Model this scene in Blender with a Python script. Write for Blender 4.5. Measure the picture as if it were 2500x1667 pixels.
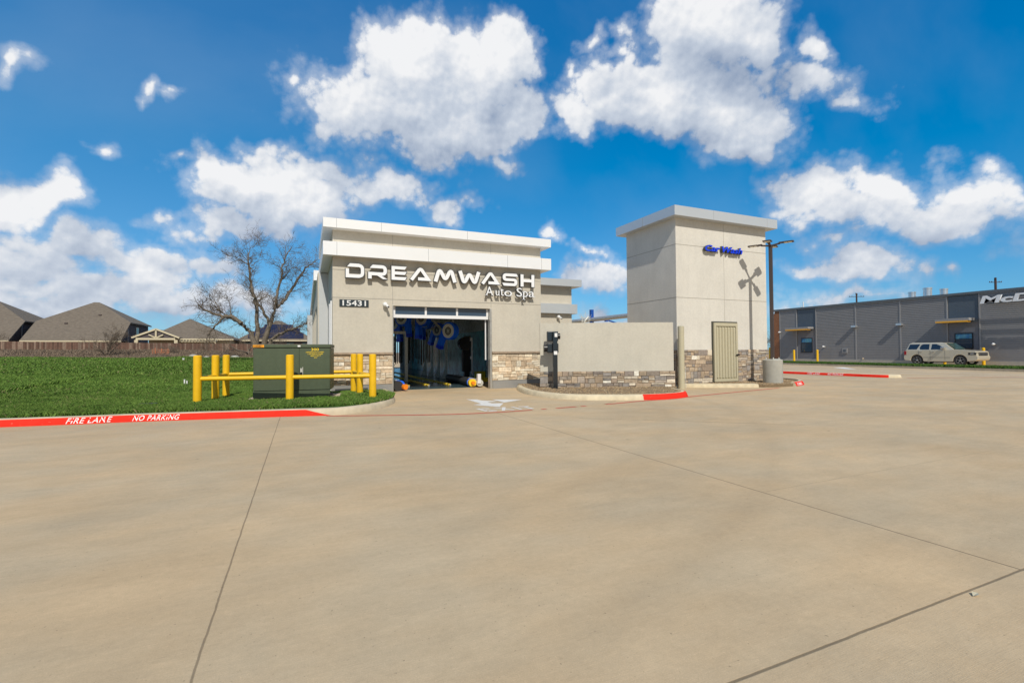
import bpy, bmesh, math, random
import numpy as np
from mathutils import Vector, Matrix
R = math.radians
sc = bpy.context.scene
for o in list(bpy.data.objects): bpy.data.objects.remove(o)
random.seed(7); rng = np.random.default_rng(7)
col = sc.collection
# World axes: +X runs along the car wash front, +Y away from the street through the tunnel, metres.

# ---------------- camera ----------------
F, H = 1154.3, 1.42           # focal length in pixels of a 2500 px wide picture, eye height
def camrot(p, r, y):
    cp, sp, cr, sr, cy, sy = math.cos(p), math.sin(p), math.cos(r), math.sin(r), math.cos(y), math.sin(y)
    B = np.array([[1,0,0],[0,0,-1],[0,1,0.]])
    P = np.array([[1,0,0],[0,cp,sp],[0,-sp,cp]])
    Q = np.array([[cr,-sr,0],[sr,cr,0],[0,0,1]])
    Y = np.array([[cy,-sy,0],[sy,cy,0],[0,0,1]])
    return Q @ P @ B @ Y
M = camrot(0.0210257, -0.0069305, 0.4106768)
cd = bpy.data.cameras.new('camera'); cam = bpy.data.objects.new('camera', cd); col.objects.link(cam)
cam.matrix_world = Matrix.Translation((0,0,H)) @ Matrix([[M[0][i], -M[1][i], -M[2][i]] for i in range(3)]).to_4x4()
cd.sensor_width = 36; cd.lens = 36*F/2500; cd.clip_start = .05; cd.clip_end = 3000
sc.camera = cam
# survey helpers: turn bearings taken from the standpoint into real positions on a level or a wall plane
def ray(x, y): return M.T @ np.array([x-1250, y-833.5, F])
def G(x, y, z=0.):
    d = ray(x, y); t = (z-H)/d[2]; return (float(d[0]*t), float(d[1]*t))
def PY(x, y, Y):
    d = ray(x, y); t = Y/d[1]; return (float(d[0]*t), float(H+d[2]*t))
def PX(x, y, X):
    d = ray(x, y); t = X/d[0]; return (float(d[1]*t), float(H+d[2]*t))

# ---------------- light ----------------
SUN = Vector((.21, 1, -1)).normalized()
sl = bpy.data.lights.new('sun', 'SUN'); sl.energy = 4.05; sl.angle = R(.5); sl.color = (1, .945, .83)
so = bpy.data.objects.new('sun', sl); col.objects.link(so)
so.rotation_euler = SUN.to_track_quat('-Z', 'Y').to_euler(); so.location = (-10, -40, 45)
sc.view_settings.view_transform = 'Standard'; sc.view_settings.look = 'None'
sc.view_settings.exposure = -0.2; sc.view_settings.gamma = 1
sc.view_settings.use_curve_mapping = False
sc.cycles.max_bounces = 8; sc.cycles.diffuse_bounces = 5; sc.cycles.use_denoising = True

# ---------------- world: sky with cumulus ----------------
w = bpy.data.worlds.new('World'); sc.world = w; w.use_nodes = True
def mth(t, op, a, b=None, c=None, cl=False):
    n = t.nodes.new('ShaderNodeMath'); n.operation = op; n.use_clamp = cl
    for i, v in enumerate((a, b, c)):
        if v is None: continue
        if isinstance(v, (int, float)): n.inputs[i].default_value = v
        else: t.links.new(v, n.inputs[i])
    return n.outputs[0]
def sky():
    nt = w.node_tree; nt.nodes.clear(); N = nt.nodes.new; L = nt.links.new
    out = N('ShaderNodeOutputWorld'); bg = N('ShaderNodeBackground'); L(bg.outputs[0], out.inputs[0])
    st = N('ShaderNodeTexSky'); st.sky_type = 'NISHITA'; st.sun_disc = False
    st.sun_elevation = math.asin(-SUN.z)
    st.sun_rotation = math.atan2(-SUN.x, -SUN.y)
    st.altitude = 200; st.air_density = 1.0; st.dust_density = .5; st.ozone_density = 3.0
    # richer blue, then unseen broken cloud added behind the standpoint to warm the ambient light
    sk = N('ShaderNodeVectorMath'); sk.operation = 'MULTIPLY_ADD'; L(st.outputs[0], sk.inputs[0]); sk.inputs[1].default_value = SKYMUL; sk.inputs[2].default_value = SKYADD
    mxv = N('ShaderNodeVectorMath'); mxv.operation = 'MAXIMUM'; L(sk.outputs[0], mxv.inputs[0]); mxv.inputs[1].default_value = (.0, .0, .0)
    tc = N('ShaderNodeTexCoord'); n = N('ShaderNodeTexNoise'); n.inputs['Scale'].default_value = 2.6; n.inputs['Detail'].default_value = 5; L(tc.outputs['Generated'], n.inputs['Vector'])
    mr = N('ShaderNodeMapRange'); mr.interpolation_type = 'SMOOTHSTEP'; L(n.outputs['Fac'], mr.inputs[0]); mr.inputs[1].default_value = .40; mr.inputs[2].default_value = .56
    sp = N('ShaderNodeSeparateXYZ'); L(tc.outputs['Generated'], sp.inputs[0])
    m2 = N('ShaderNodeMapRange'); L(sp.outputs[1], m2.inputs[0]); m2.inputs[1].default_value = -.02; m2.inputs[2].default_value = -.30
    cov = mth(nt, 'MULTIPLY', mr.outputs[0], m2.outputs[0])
    # thin streaky veil everywhere
    mp = N('ShaderNodeMapping'); mp.inputs['Rotation'].default_value = (.3, .5, .2); mp.inputs['Scale'].default_value = (1, 2.6, 1.6); L(tc.outputs['Generated'], mp.inputs[0])
    nv = N('ShaderNodeTexNoise'); nv.inputs['Scale'].default_value = 2.2; nv.inputs['Detail'].default_value = 7; L(mp.outputs[0], nv.inputs['Vector'])
    mv = N('ShaderNodeMapRange'); L(nv.outputs['Fac'], mv.inputs[0]); mv.inputs[1].default_value = .46; mv.inputs[2].default_value = .80; mv.inputs[4].default_value = .14
    lf = N('ShaderNodeMapRange'); L(sp.outputs[0], lf.inputs[0]); lf.inputs[1].default_value = .55; lf.inputs[2].default_value = -.85; lf.inputs[4].default_value = .17
    vf = mth(nt, 'ADD', mv.outputs[0], lf.outputs[0])
    x1 = N('ShaderNodeMix'); x1.data_type = 'RGBA'; L(vf, x1.inputs[0]); L(mxv.outputs[0], x1.inputs[6]); x1.inputs[7].default_value = (4.2, 5.4, 6.9, 1)
    x2 = N('ShaderNodeMix'); x2.data_type = 'RGBA'; L(cov, x2.inputs[0]); L(x1.outputs[2], x2.inputs[6]); x2.inputs[7].default_value = FILLCLOUD
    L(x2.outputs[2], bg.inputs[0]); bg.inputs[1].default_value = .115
SKYMUL = (.58, .74, .80); SKYADD = (-.82, .42, 2.1); FILLCLOUD = (4.5, 4.15, 3.6, 1)
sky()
w.cycles.sampling_method = 'MANUAL'; w.cycles.sample_map_resolution = 512

# cumulus: a shell 2.4 km out that only exists where there are clouds; billows come from noise in its material
lobes = [  # bearing and elevation of each cloud lobe, as surveyed (x, y, half width, half height)
     (1000,165,118,118),(1185,165,112,112),(1020,255,255,105),(1110,330,150,75),(860,255,95,58),(740,208,26,18),(1255,290,75,70),
     (1222,385,48,26),(795,318,34,40),
     (1728,60,150,130),(1840,90,90,80),(1622,235,235,95),(1415,265,85,55),(1790,300,130,95),(1755,365,60,40),(2012,122,36,42),
     (1965,205,95,40),(1633,132,60,34),(1510,128,36,24),(1521,90,30,17),(1457,105,20,13),(2090,235,50,16),(1395,165,15,14),
     (611,450,130,68),(515,425,55,55),(555,545,115,48),(744,500,125,75),(805,425,100,40),(950,462,130,40),(1100,508,60,26),(648,372,58,20),(660,395,120,12),
     (95,470,108,50),(20,500,90,50),(130,590,170,42),(40,640,150,45),(250,605,100,34),(370,655,140,42),(425,632,50,32),(520,660,80,30),(560,735,170,34),(300,725,300,50),(60,740,160,45),(100,690,300,30),
     (40,160,68,26),(367,220,24,14),(438,245,19,11),(290,367,19,12),(391,523,24,11),(414,382,11,7),(340,225,10,12),
     (1990,462,95,50),(2165,455,125,55),(2385,485,90,50),(2060,515,160,40),(2280,530,190,46),
     (2111,645,118,40),(2035,582,40,20),(1990,650,70,20),(2270,640,28,20),(2345,648,14,12),
     (1463,672,80,34),(1362,578,26,18),(1440,612,30,14),(1490,795,85,28),(2060,725,130,14),(1930,760,60,20),
     (-250,420,160,60),(-300,620,220,60),(-120,250,80,40),(2750,350,160,70),(2700,600,200,50),(1100,-250,260,90),(600,-150,120,60),(2200,-200,200,80)]
def clouds():
    def azel(x, y):
        d = ray(x, y); d = d/np.linalg.norm(d); return np.array([math.atan2(d[0], d[1]), math.asin(d[2])])
    AZ, EL = np.meshgrid(np.arange(R(-50), R(105), R(.34)), np.arange(R(.5), R(70), R(.34)))
    sh = AZ.shape
    # low frequency wander of the outlines
    wx = AZ+.012*np.sin(AZ*31+EL*17)+.008*np.sin(EL*53+AZ*11+1)+.004*np.sin(AZ*97+3+EL*61); wy = EL+.010*np.sin(AZ*37+2+EL*9)+.006*np.sin(EL*71+AZ*29)+.004*np.sin(AZ*113)
    def field(ax, ey):
        acc = np.full(sh, -9.); k = .10
        for (cx, cy, rx, ry) in lobes:
            c = azel(cx, cy); J = np.stack([(azel(cx+1, cy)-c), (azel(cx, cy+1)-c)], 1); A = np.diag([1/(rx*1.1), 1/(ry*1.1)]) @ np.linalg.inv(J)
            u = A[0,0]*(ax-c[0])+A[0,1]*(ey-c[1]); v = A[1,0]*(ax-c[0])+A[1,1]*(ey-c[1]); q = np.sqrt(u*u+v*v)
            s_ = min(1., .10+min(rx, ry)/85.); f = s_*(1-q)
            h = np.clip(k-np.abs(acc-f), 0, None)/k; acc = np.maximum(acc, f)+h*h*h*k/6
        return acc
    f1 = field(wx, wy); f2 = field(wx-.03, wy+.08)
    rad = 2400.; P = np.stack([rad*np.cos(EL)*np.sin(AZ), rad*np.cos(EL)*np.cos(AZ), rad*np.sin(EL)], -1).reshape(-1, 3)
    ny, nx = sh; idx = np.arange(nx*ny).reshape(sh); quads = np.stack([idx[:-1,:-1], idx[:-1,1:], idx[1:,1:], idx[1:,:-1]], -1).reshape(-1, 4)
    F1 = f1.ravel(); keep = F1[quads].max(1) > -.42; quads = quads[keep]
    used = np.unique(quads); remap = np.full(nx*ny, -1); remap[used] = np.arange(len(used)); quads = remap[quads]
    me = bpy.data.meshes.new('sky'); me.vertices.add(len(used)); me.vertices.foreach_set('co', P[used].ravel())
    n = len(quads); me.loops.add(n*4); me.polygons.add(n); me.loops.foreach_set('vertex_index', quads.ravel()); me.polygons.foreach_set('loop_start', np.arange(n)*4); me.polygons.foreach_set('loop_total', np.full(n, 4)); me.update(calc_edges=True)
    for nm, f in (('lobe', f1), ('above', f2)):
        at = me.attributes.new(nm, 'FLOAT', 'POINT'); at.data.foreach_set('value', f.ravel()[used].astype(np.float32))
    m = bpy.data.materials.new('cumulus'); m.use_nodes = True; nt = m.node_tree; nt.nodes.clear(); N = nt.nodes.new; L = nt.links.new
    out = N('ShaderNodeOutputMaterial'); em = N('ShaderNodeEmission'); tr = N('ShaderNodeBsdfTransparent'); ms = N('ShaderNodeMixShader')
    a1 = N('ShaderNodeAttribute'); a1.attribute_name = 'lobe'; a2 = N('ShaderNodeAttribute'); a2.attribute_name = 'above'
    g = N('ShaderNodeNewGeometry'); sc_ = N('ShaderNodeVectorMath'); sc_.operation = 'SCALE'; L(g.outputs['Position'], sc_.inputs[0]); sc_.inputs['Scale'].default_value = 1/rad; V = sc_.outputs[0]
    def noise(vec, scale, det, rough):
        n_ = N('ShaderNodeTexNoise'); n_.inputs['Scale'].default_value = scale; n_.inputs['Detail'].default_value = det; n_.inputs['Roughness'].default_value = rough; L(vec, n_.inputs['Vector']); return n_.outputs['Fac']
    def detail(vec):
        a = noise(vec, 21, 9, .66)
        v = N('ShaderNodeTexVoronoi'); v.feature = 'SMOOTH_F1'; v.inputs['Scale'].default_value = 26; v.inputs['Smoothness'].default_value = .7; L(vec, v.inputs['Vector'])
        v2 = N('ShaderNodeTexVoronoi'); v2.feature = 'F1'; v2.inputs['Scale'].default_value = 75; L(vec, v2.inputs['Vector'])
        return mth(nt, 'ADD', mth(nt, 'MULTIPLY', a, 1.5), mth(nt, 'ADD', mth(nt, 'MULTIPLY', v.outputs['Distance'], -.55), mth(nt, 'MULTIPLY', v2.outputs['Distance'], -.34)))
    d1 = detail(V)
    o2 = N('ShaderNodeVectorMath'); o2.operation = 'ADD'; L(V, o2.inputs[0]); o2.inputs[1].default_value = (-.005, 0, .009); d2 = detail(o2.outputs[0])
    dens = mth(nt, 'ADD', a1.outputs['Fac'], mth(nt, 'MULTIPLY_ADD', d1, .50, CL_OFF))
    mr = N('ShaderNodeMapRange'); mr.interpolation_type = 'SMOOTHSTEP'; L(dens, mr.inputs[0]); mr.inputs[1].default_value = .02; mr.inputs[2].default_value = .33
    relief = mth(nt, 'MULTIPLY', mth(nt, 'SUBTRACT', d1, d2), .34)
    hgt = mth(nt, 'MULTIPLY', mth(nt, 'SUBTRACT', a1.outputs['Fac'], a2.outputs['Fac']), .50)
    sh_ = mth(nt, 'ADD', mth(nt, 'ADD', relief, hgt), mth(nt, 'MULTIPLY_ADD', noise(V, 8, 6, .58), .62, .09), cl=True)
    ramp = N('ShaderNodeValToRGB'); L(sh_, ramp.inputs[0]); e = ramp.color_ramp.elements
    e[0].position = .0; e[0].color = (.34, .43, .59, 1); e[1].position = .86; e[1].color = (1.02, 1.03, 1.05, 1); q = e.new(.48); q.color = (.66, .73, .84, 1)
    L(ramp.outputs[0], em.inputs[0]); em.inputs[1].default_value = 1.
    m2 = N('ShaderNodeMapRange'); m2.interpolation_type = 'SMOOTHSTEP'; L(dens, m2.inputs[0]); m2.inputs[1].default_value = -.20; m2.inputs[2].default_value = .22; m2.inputs[4].default_value = .38
    L(mth(nt, 'MAXIMUM', mr.outputs[0], m2.outputs[0]), ms.inputs[0]); L(tr.outputs[0], ms.inputs[1]); L(em.outputs[0], ms.inputs[2]); L(ms.outputs[0], out.inputs[0])
    try: m.cycles.emission_sampling = 'NONE'
    except Exception: pass
    me.materials.append(m); me.polygons.foreach_set('use_smooth', [True]*n)
    o = bpy.data.objects.new('sky', me); col.objects.link(o); o['kind'] = 'structure'
CL_OFF = -.07
clouds()

# ---------------- materials ----------------
MT = {}
def mat(name, c, rough=.6, metal=0, var=.0, vs=6., bump=0., bs=60., c2=None, attr=False, spec=.5, coat=0, streak=0, chips=None):
    m = bpy.data.materials.new(name); m.use_nodes = True; nt = m.node_tree; N = nt.nodes.new; L = nt.links.new
    b = nt.nodes['Principled BSDF']; b.inputs['Roughness'].default_value = rough; b.inputs['Metallic'].default_value = metal
    b.inputs['Specular IOR Level'].default_value = spec; b.inputs['Coat Weight'].default_value = coat
    c = (*c, 1); b.inputs['Base Color'].default_value = c
    geo = N('ShaderNodeNewGeometry'); base = None
    if attr:
        a = N('ShaderNodeAttribute'); a.attribute_name = 'Col'; base = a.outputs['Color']
    if var or c2:
        n = N('ShaderNodeTexNoise'); n.inputs['Scale'].default_value = vs; n.inputs['Detail'].default_value = 6; n.inputs['Roughness'].default_value = .6
        L(geo.outputs['Position'], n.inputs['Vector'])
        if c2:
            mr = N('ShaderNodeMapRange'); L(n.outputs['Fac'], mr.inputs[0]); mr.inputs[1].default_value = .38; mr.inputs[2].default_value = .62
            mx = N('ShaderNodeMix'); mx.data_type = 'RGBA'; L(mr.outputs[0], mx.inputs[0]); mx.inputs[6].default_value = c; mx.inputs[7].default_value = (*c2, 1); base = mx.outputs[2]
        if var:
            mr = N('ShaderNodeMapRange'); L(n.outputs['Fac'], mr.inputs[0]); mr.inputs[1].default_value = .3; mr.inputs[2].default_value = .7
            mr.inputs[3].default_value = 1-var; mr.inputs[4].default_value = 1+var
            s = N('ShaderNodeVectorMath'); s.operation = 'SCALE'; L(mr.outputs[0], s.inputs['Scale'])
            if base: L(base, s.inputs[0])
            else: s.inputs[0].default_value = c[:3]
            base = s.outputs[0]
    def scaled(v_, lo, hi, a_, b_):
        q = N('ShaderNodeMapRange'); L(v_, q.inputs[0])
        for i_, k_ in enumerate((a_, b_, lo, hi)): q.inputs[i_+1].default_value = k_
        return q.outputs[0]
    if streak:      # faint vertical water streaks and trowel patches
        mp = N('ShaderNodeMapping'); mp.inputs['Scale'].default_value = (4.5, 4.5, .35); L(geo.outputs['Position'], mp.inputs[0])
        n = N('ShaderNodeTexNoise'); n.inputs['Scale'].default_value = 1.; n.inputs['Detail'].default_value = 7; n.inputs['Roughness'].default_value = .65; L(mp.outputs[0], n.inputs['Vector'])
        n2 = N('ShaderNodeTexNoise'); n2.inputs['Scale'].default_value = 16; n2.inputs['Detail'].default_value = 4; L(geo.outputs['Position'], n2.inputs['Vector'])
        s = N('ShaderNodeVectorMath'); s.operation = 'SCALE'; L(base, s.inputs[0]); L(scaled(n.outputs['Fac'], 1-streak, 1+streak*.5, .32, .62), s.inputs['Scale'])
        s2 = N('ShaderNodeVectorMath'); s2.operation = 'SCALE'; L(s.outputs[0], s2.inputs[0]); L(scaled(n2.outputs['Fac'], .955, 1.045, .3, .7), s2.inputs['Scale']); base = s2.outputs[0]
    if chips:       # small worn spots that show what is underneath
        n = N('ShaderNodeTexNoise'); n.inputs['Scale'].default_value = 19; n.inputs['Detail'].default_value = 5; n.inputs['Roughness'].default_value = .7; L(geo.outputs['Position'], n.inputs['Vector'])
        mx = N('ShaderNodeMix'); mx.data_type = 'RGBA'; L(scaled(n.outputs['Fac'], 0, 1, .67, .70), mx.inputs[0]); L(base, mx.inputs[6]); mx.inputs[7].default_value = (*chips, 1); base = mx.outputs[2]
    if base: L(base, b.inputs['Base Color'])
    if bump:
        n = N('ShaderNodeTexNoise'); n.inputs['Scale'].default_value = bs; n.inputs['Detail'].default_value = 4
        L(geo.outputs['Position'], n.inputs['Vector'])
        bp = N('ShaderNodeBump'); bp.inputs['Strength'].default_value = bump; bp.inputs['Distance'].default_value = .01
        L(n.outputs['Fac'], bp.inputs['Height']); L(bp.outputs[0], b.inputs['Normal'])
    MT[name] = m; return m
def glass(name, c, rough=.04, a=1):
    m = mat(name, c, rough, 0, spec=.9); return m
mat('stucco', (.57,.525,.445), .92, streak=.03, var=.05, vs=1.6, bump=.5, bs=55)
mat('stucco_pale', (.64,.61,.555), .92, streak=.03, var=.05, vs=1.3, bump=.45, bs=55)
mat('stucco_wall', (.56,.525,.45), .92, streak=.03, var=.05, vs=1.5, bump=.5, bs=55)
mat('joint', (.37,.345,.30), .9)
mat('fascia', (.90,.905,.92), .35, .2, var=.02, vs=.8)
mat('fascia_grey', (.60,.63,.66), .38, .35, var=.02, vs=.8)
mat('seam', (.38,.39,.41), .5)
mat('stone', (.5,.5,.5), .9, var=.26, vs=11, bump=.9, bs=26, attr=True)
mat('cap', (.34,.26,.19), .85, var=.2, vs=8, bump=.5, bs=30)
mat('grey_base', (.27,.265,.255), .8, var=.08, vs=2, bump=.2)
mat('dark_vent', (.04,.045,.055), .6)
mat('white_frame', (.78,.78,.80), .45)
mat('panel_grey', (.56,.57,.58), .45, .1, var=.03)
glass('door_glass', (.035,.07,.12), .08)
mat('black', (.012,.012,.014), .4)
mat('black_gloss', (.012,.014,.018), .18, spec=.8)
mat('white_paint', (.80,.80,.80), .6)
mat('letter_white', (.86,.87,.90), .4)
mat('letter_side', (.05,.055,.06), .5)
mat('blue_letter', (.006,.05,.80), .35)
mat('plate', (.018,.03,.04), .45)
mat('yellow', (.86,.50,.006), .5, chips=(.35,.20,.03), var=.08, vs=3, bump=.12, bs=20)
mat('green_metal', (.072,.095,.053), .55, streak=.06, var=.06, vs=4, bump=.05, bs=120)
mat('green_dark', (.02,.035,.018), .7)
mat('pad', (.50,.41,.30), .9, var=.15, vs=5, bump=.3)
mat('pad_dark', (.05,.052,.075), .9, var=.3, vs=20)
mat('kerb', (.56,.475,.34), .9, var=.16, vs=3.2, bump=.45, bs=45)
mat('kerb_pale', (.62,.53,.37), .9, var=.16, vs=4, bump=.4, bs=45)
mat('red_paint', (.80,.030,.014), .8, chips=(.60,.22,.15), spec=.2, var=.13, vs=7, bump=.2, bs=60)
mat('red_line', (.55,.09,.06), .75, var=.3, vs=9)
mat('road_white', (.74,.72,.68), .7, var=.1, vs=9)
mat('soil', (.14,.10,.065), 1, var=.35, vs=2.5, bump=.8, bs=9, c2=(.22,.16,.10))
mat('gravel_base', (.20,.145,.085), 1, var=.4, vs=30, bump=1, bs=80)
mat('pebble', (.3,.22,.13), .9, attr=True)
mat('grass', (.06,.14,.02), .75, attr=True, spec=.15)
mat('brush', (.2,.15,.1), .9, attr=True)
mat('fence', (.14,.08,.05), .9, attr=True, var=.25, vs=4)
mat('shingle', (.165,.135,.105), .95, var=.18, vs=3, bump=.5, bs=14)
mat('brick', (.10,.085,.09), .95, var=.35, vs=12)
mat('siding_tan', (.55,.44,.27), .85, var=.06)
mat('trim_tan', (.62,.54,.38), .8)
mat('house_glass', (.10,.17,.17), .15)
mat('solar', (.016,.017,.045), .35, var=.2, vs=1.5)
mat('bark', (.185,.15,.115), .95, var=.35, vs=9, bump=.9, bs=25)
mat('twig', (.15,.115,.085), .95, var=.2, vs=5)
mat('gate_beige', (.50,.455,.325), .5, var=.03)
mat('gate_dark', (.05,.05,.04), .6)
mat('pole_brown', (.075,.055,.05), .5, .2)
mat('concrete_base', (.40,.385,.34), .9, var=.10, vs=4, bump=.35, bs=40)
mat('lens', (.75,.68,.5), .2)
mat('steel', (.50,.49,.46), .42, .6, var=.15, vs=8)
mat('galv', (.62,.61,.56), .5, .2, var=.25, vs=15)
mat('blue_plastic', (.012,.16,1.0), .4)
mat('blue_steel', (.005,.075,.38), .4)
mat('cream', (.85,.80,.70), .5)
mat('teal_wall', (.10,.36,.38), .22, var=.5, vs=2.2, bump=.25, bs=30)
mat('dark_wall', (.66,.64,.62), .5, var=.25, vs=5, bump=.3, bs=50)
mat('ceiling_dark', (.36,.37,.38), .9)
mat('strip', (.10,.085,.065), .5, var=.6, vs=8)
mat('floor_dark', (.05,.085,.10), .25, var=.4, vs=6)
mat('caution', (.85,.60,.02), .5)
mat('orange', (.9,.25,.01), .45)
mat('alu', (.72,.73,.75), .3, .8)
mat('charcoal', (.25,.245,.25), .75, var=.06, vs=2)
mat('charcoal_trim', (.30,.295,.30), .6)
mat('slate_panel', (.085,.11,.14), .6, var=.12, vs=12, bump=.2)
mat('slate_low', (.15,.155,.18), .6, var=.08, vs=5)
mat('roof_edge', (.12,.135,.15), .5)
mat('wood_slat', (.30,.125,.055), .6, var=.25, vs=9)
mat('golden', (.85,.42,.03), .4)
mat('window_blue', (.02,.05,.09), .05, spec=1)
mat('screen_blue', (.02,.12,.35), .2, c2=(.10,.30,.40), vs=2)
mat('car_paint', (.66,.59,.46), .28, .25, coat=.6)
mat('car_glass', (.010,.018,.035), .05, spec=1)
mat('windshield', (.05,.085,.075), .05, spec=1)
mat('tyre', (.035,.033,.032), .8)
mat('rim', (.62,.60,.58), .25, .8)
mat('chrome', (.8,.8,.8), .15, 1)
mat('tail_red', (.35,.01,.015), .3)
mat('plastic_dark', (.035,.035,.035), .6)
mat('orange_plate', (.95,.38,.01), .5)
mat('orange_fence', (.65,.22,.10), .7)
mat('utility_lid', (.06,.06,.05), .8)
mat('pole_wood', (.07,.045,.04), .9)
mat('drain', (.5,.5,.45), .8)

def concrete_mat():
    m = bpy.data.materials.new('pavement_concrete'); m.use_nodes = True; nt = m.node_tree; N = nt.nodes.new; L = nt.links.new
    b = nt.nodes['Principled BSDF']; b.inputs['Roughness'].default_value = .88; b.inputs['Specular IOR Level'].default_value = .3
    g = N('ShaderNodeNewGeometry'); P = g.outputs['Position']
    def mth(op, a, b_=None, c=None, cl=False):
        n = N('ShaderNodeMath'); n.operation = op; n.use_clamp = cl
        for i, v in enumerate((a, b_, c)):
            if v is None: continue
            if isinstance(v, (int, float)): n.inputs[i].default_value = v
            else: L(v, n.inputs[i])
        return n.outputs[0]
    def nz(scale, sx=1, sy=1, det=5, rough=.6, rot=0, loc=0):
        mp = N('ShaderNodeMapping'); mp.inputs['Scale'].default_value = (sx, sy, 1); mp.inputs['Rotation'].default_value = (0,0,rot); mp.inputs['Location'].default_value = (loc, loc*.7, 0)
        L(P, mp.inputs[0]); n = N('ShaderNodeTexNoise'); n.inputs['Scale'].default_value = scale; n.inputs['Detail'].default_value = det; n.inputs['Roughness'].default_value = rough
        L(mp.outputs[0], n.inputs['Vector']); return n.outputs['Fac']
    def rng_(v, a, b_, c, d):
        n = N('ShaderNodeMapRange'); L(v, n.inputs[0])
        for i, q in enumerate((a, b_, c, d)): n.inputs[i+1].default_value = q
        return n.outputs[0]
    big = nz(.33, 1, 1.2, 6, .62); med = nz(1.5, 1, 1.4, 8, .70, R(-8), 3); streak = nz(2.6, .6, 3, 7, .68, R(-6), 9)
    broom = nz(6, 1.2, 46, 3, .6, R(-2)); fine = nz(140, 1, 1, 3, .7); specks = nz(42, 1, 1, 2, .5, 0, 5)
    v = rng_(big, .3, .7, .87, 1.10)
    v = mth('MULTIPLY', v, rng_(med, .3, .7, .91, 1.07)); v = mth('MULTIPLY', v, rng_(streak, .3, .72, .955, 1.04))
    v = mth('MULTIPLY', v, rng_(broom, .3, .7, .93, 1.06)); v = mth('MULTIPLY', v, rng_(fine, .3, .7, .90, 1.09))
    v = mth('MULTIPLY', v, rng_(nz(22, 1, 1, 5, .7, 0, 51), .3, .7, .94, 1.05)); v = mth('MULTIPLY', v, rng_(specks, .24, .31, .60, 1.0)); v = mth('MULTIPLY', v, rng_(nz(95, 1, 1, 2, .6, 0, 11), .62, .72, 1.0, 1.14))
    v = mth('MULTIPLY', v, rng_(nz(5, 1, 1, 2, .5, 0, 31), .20, .25, .55, 1.0))
    # tyre marks sweeping round the right
    sp = N('ShaderNodeSeparateXYZ'); L(P, sp.inputs[0]); X, Y = sp.outputs[0], sp.outputs[1]
    jit = mth('MULTIPLY', mth('SUBTRACT', nz(3, 1, 1, 5, .65), .5), .022)
    for (cx, cy, r0, wd, a) in ((-3.5, 16.5, 15.2, .12, .13), (-3.5, 16.5, 13.6, .12, .11), (20, -2, 9, .13, .10), (20,-2,10.6,.13,.09)):
        dx = mth('SUBTRACT', X, cx); dy = mth('SUBTRACT', Y, cy); rr = mth('SQRT', mth('ADD', mth('MULTIPLY', dx, dx), mth('MULTIPLY', dy, dy)))
        q = mth('ABSOLUTE', mth('SUBTRACT', rr, r0)); q = rng_(q, 0, wd*2, a, 0)
        q = mth('MULTIPLY', q, rng_(med, .4, .6, 0, 1)); v = mth('MULTIPLY', v, mth('SUBTRACT', 1, q))
    lines = []
    def seg(x1, y1, x2, y2, wd, dark, breaks=False, wob=1.):
        dx, dy = x2-x1, y2-y1; ln = math.hypot(dx, dy); ux, uy = dx/ln, dy/ln
        a = mth('ADD', mth('MULTIPLY', X, ux), mth('MULTIPLY_ADD', Y, uy, -(x1*ux+y1*uy)))
        n_ = mth('ADD', mth('MULTIPLY', X, -uy), mth('MULTIPLY_ADD', Y, ux, (x1*uy-y1*ux)))
        d = mth('ABSOLUTE', mth('ADD', n_, mth('MULTIPLY', jit, wob)))
        k = rng_(d, wd*.6, wd*1.25, dark, 0)
        e = mth('ABSOLUTE', mth('SUBTRACT', a, ln/2)); k = mth('MULTIPLY', k, mth('LESS_THAN', e, ln/2))
        if breaks: k = mth('MULTIPLY', k, rng_(med, .42, .5, .15, 1))
        lines.append(k)
    seg(-.53, 12.2, -.39, -6, .006, .46, wob=.8); seg(4.06, 10.3, 4.33, -6, .0075, .58, wob=.5); seg(-20, 1.55, 40, 1.44, .008, .55, wob=.6)
    seg(-8, 6.9, 3.9, 6.1, .004, .22, True); seg(4.17, 3.36, 9.5, 3.4, .004, .28, True); seg(5.3, 8.65, 8.6, 6.0, .014, .55, True)
    seg(8.6, 6.0, 13, 3.6, .006, .2, True); seg(4.2, 6.1, 9, 6.0, .004, .2, True); seg(9, 11.2, 9, -8, .006, .25, True); seg(-5, 11.9, -5, -8, .005, .22, True)
    seg(13.6, 14.2, 13.0, 12.1, .012, .5); seg(8.1, 11.2, 7.2, 10.5, .014, .45); seg(9, 11.0, 60, 11.0, .012, .15, True); seg(18.3, 13, 18.3, -8, .01, .25, True)
    seg(9,6.1,60,6.1,.008,.2,True); seg(2.83,16.9,6.5,16.9,.012,.5); seg(2.9,16.3,2.9,10.8,.008,.2,True); seg(27,40,27,-10,.01,.2,True); seg(31,40,31,-10,.01,.2,True)
    tot = lines[0]
    for l in lines[1:]: tot = mth('MAXIMUM', tot, l)
    v = mth('MULTIPLY', v, mth('SUBTRACT', 1, tot))
    mx = N('ShaderNodeMix'); mx.data_type = 'RGBA'; L(rng_(nz(.7, 1, 1.5, 4, .5, 0, 20), .35, .65, 0, 1), mx.inputs[0])
    mx.inputs[6].default_value = (.565, .415, .250, 1); mx.inputs[7].default_value = (.525, .412, .270, 1)
    s = N('ShaderNodeVectorMath'); s.operation = 'SCALE'; L(mx.outputs[2], s.inputs[0]); L(v, s.inputs['Scale']); L(s.outputs[0], b.inputs['Base Color'])
    bp = N('ShaderNodeBump'); bp.inputs['Strength'].default_value = .35; bp.inputs['Distance'].default_value = .006
    hh = mth('ADD', mth('MULTIPLY', broom, .7), mth('SUBTRACT', mth('MULTIPLY', fine, .5), mth('MULTIPLY', tot, 2)))
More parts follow.
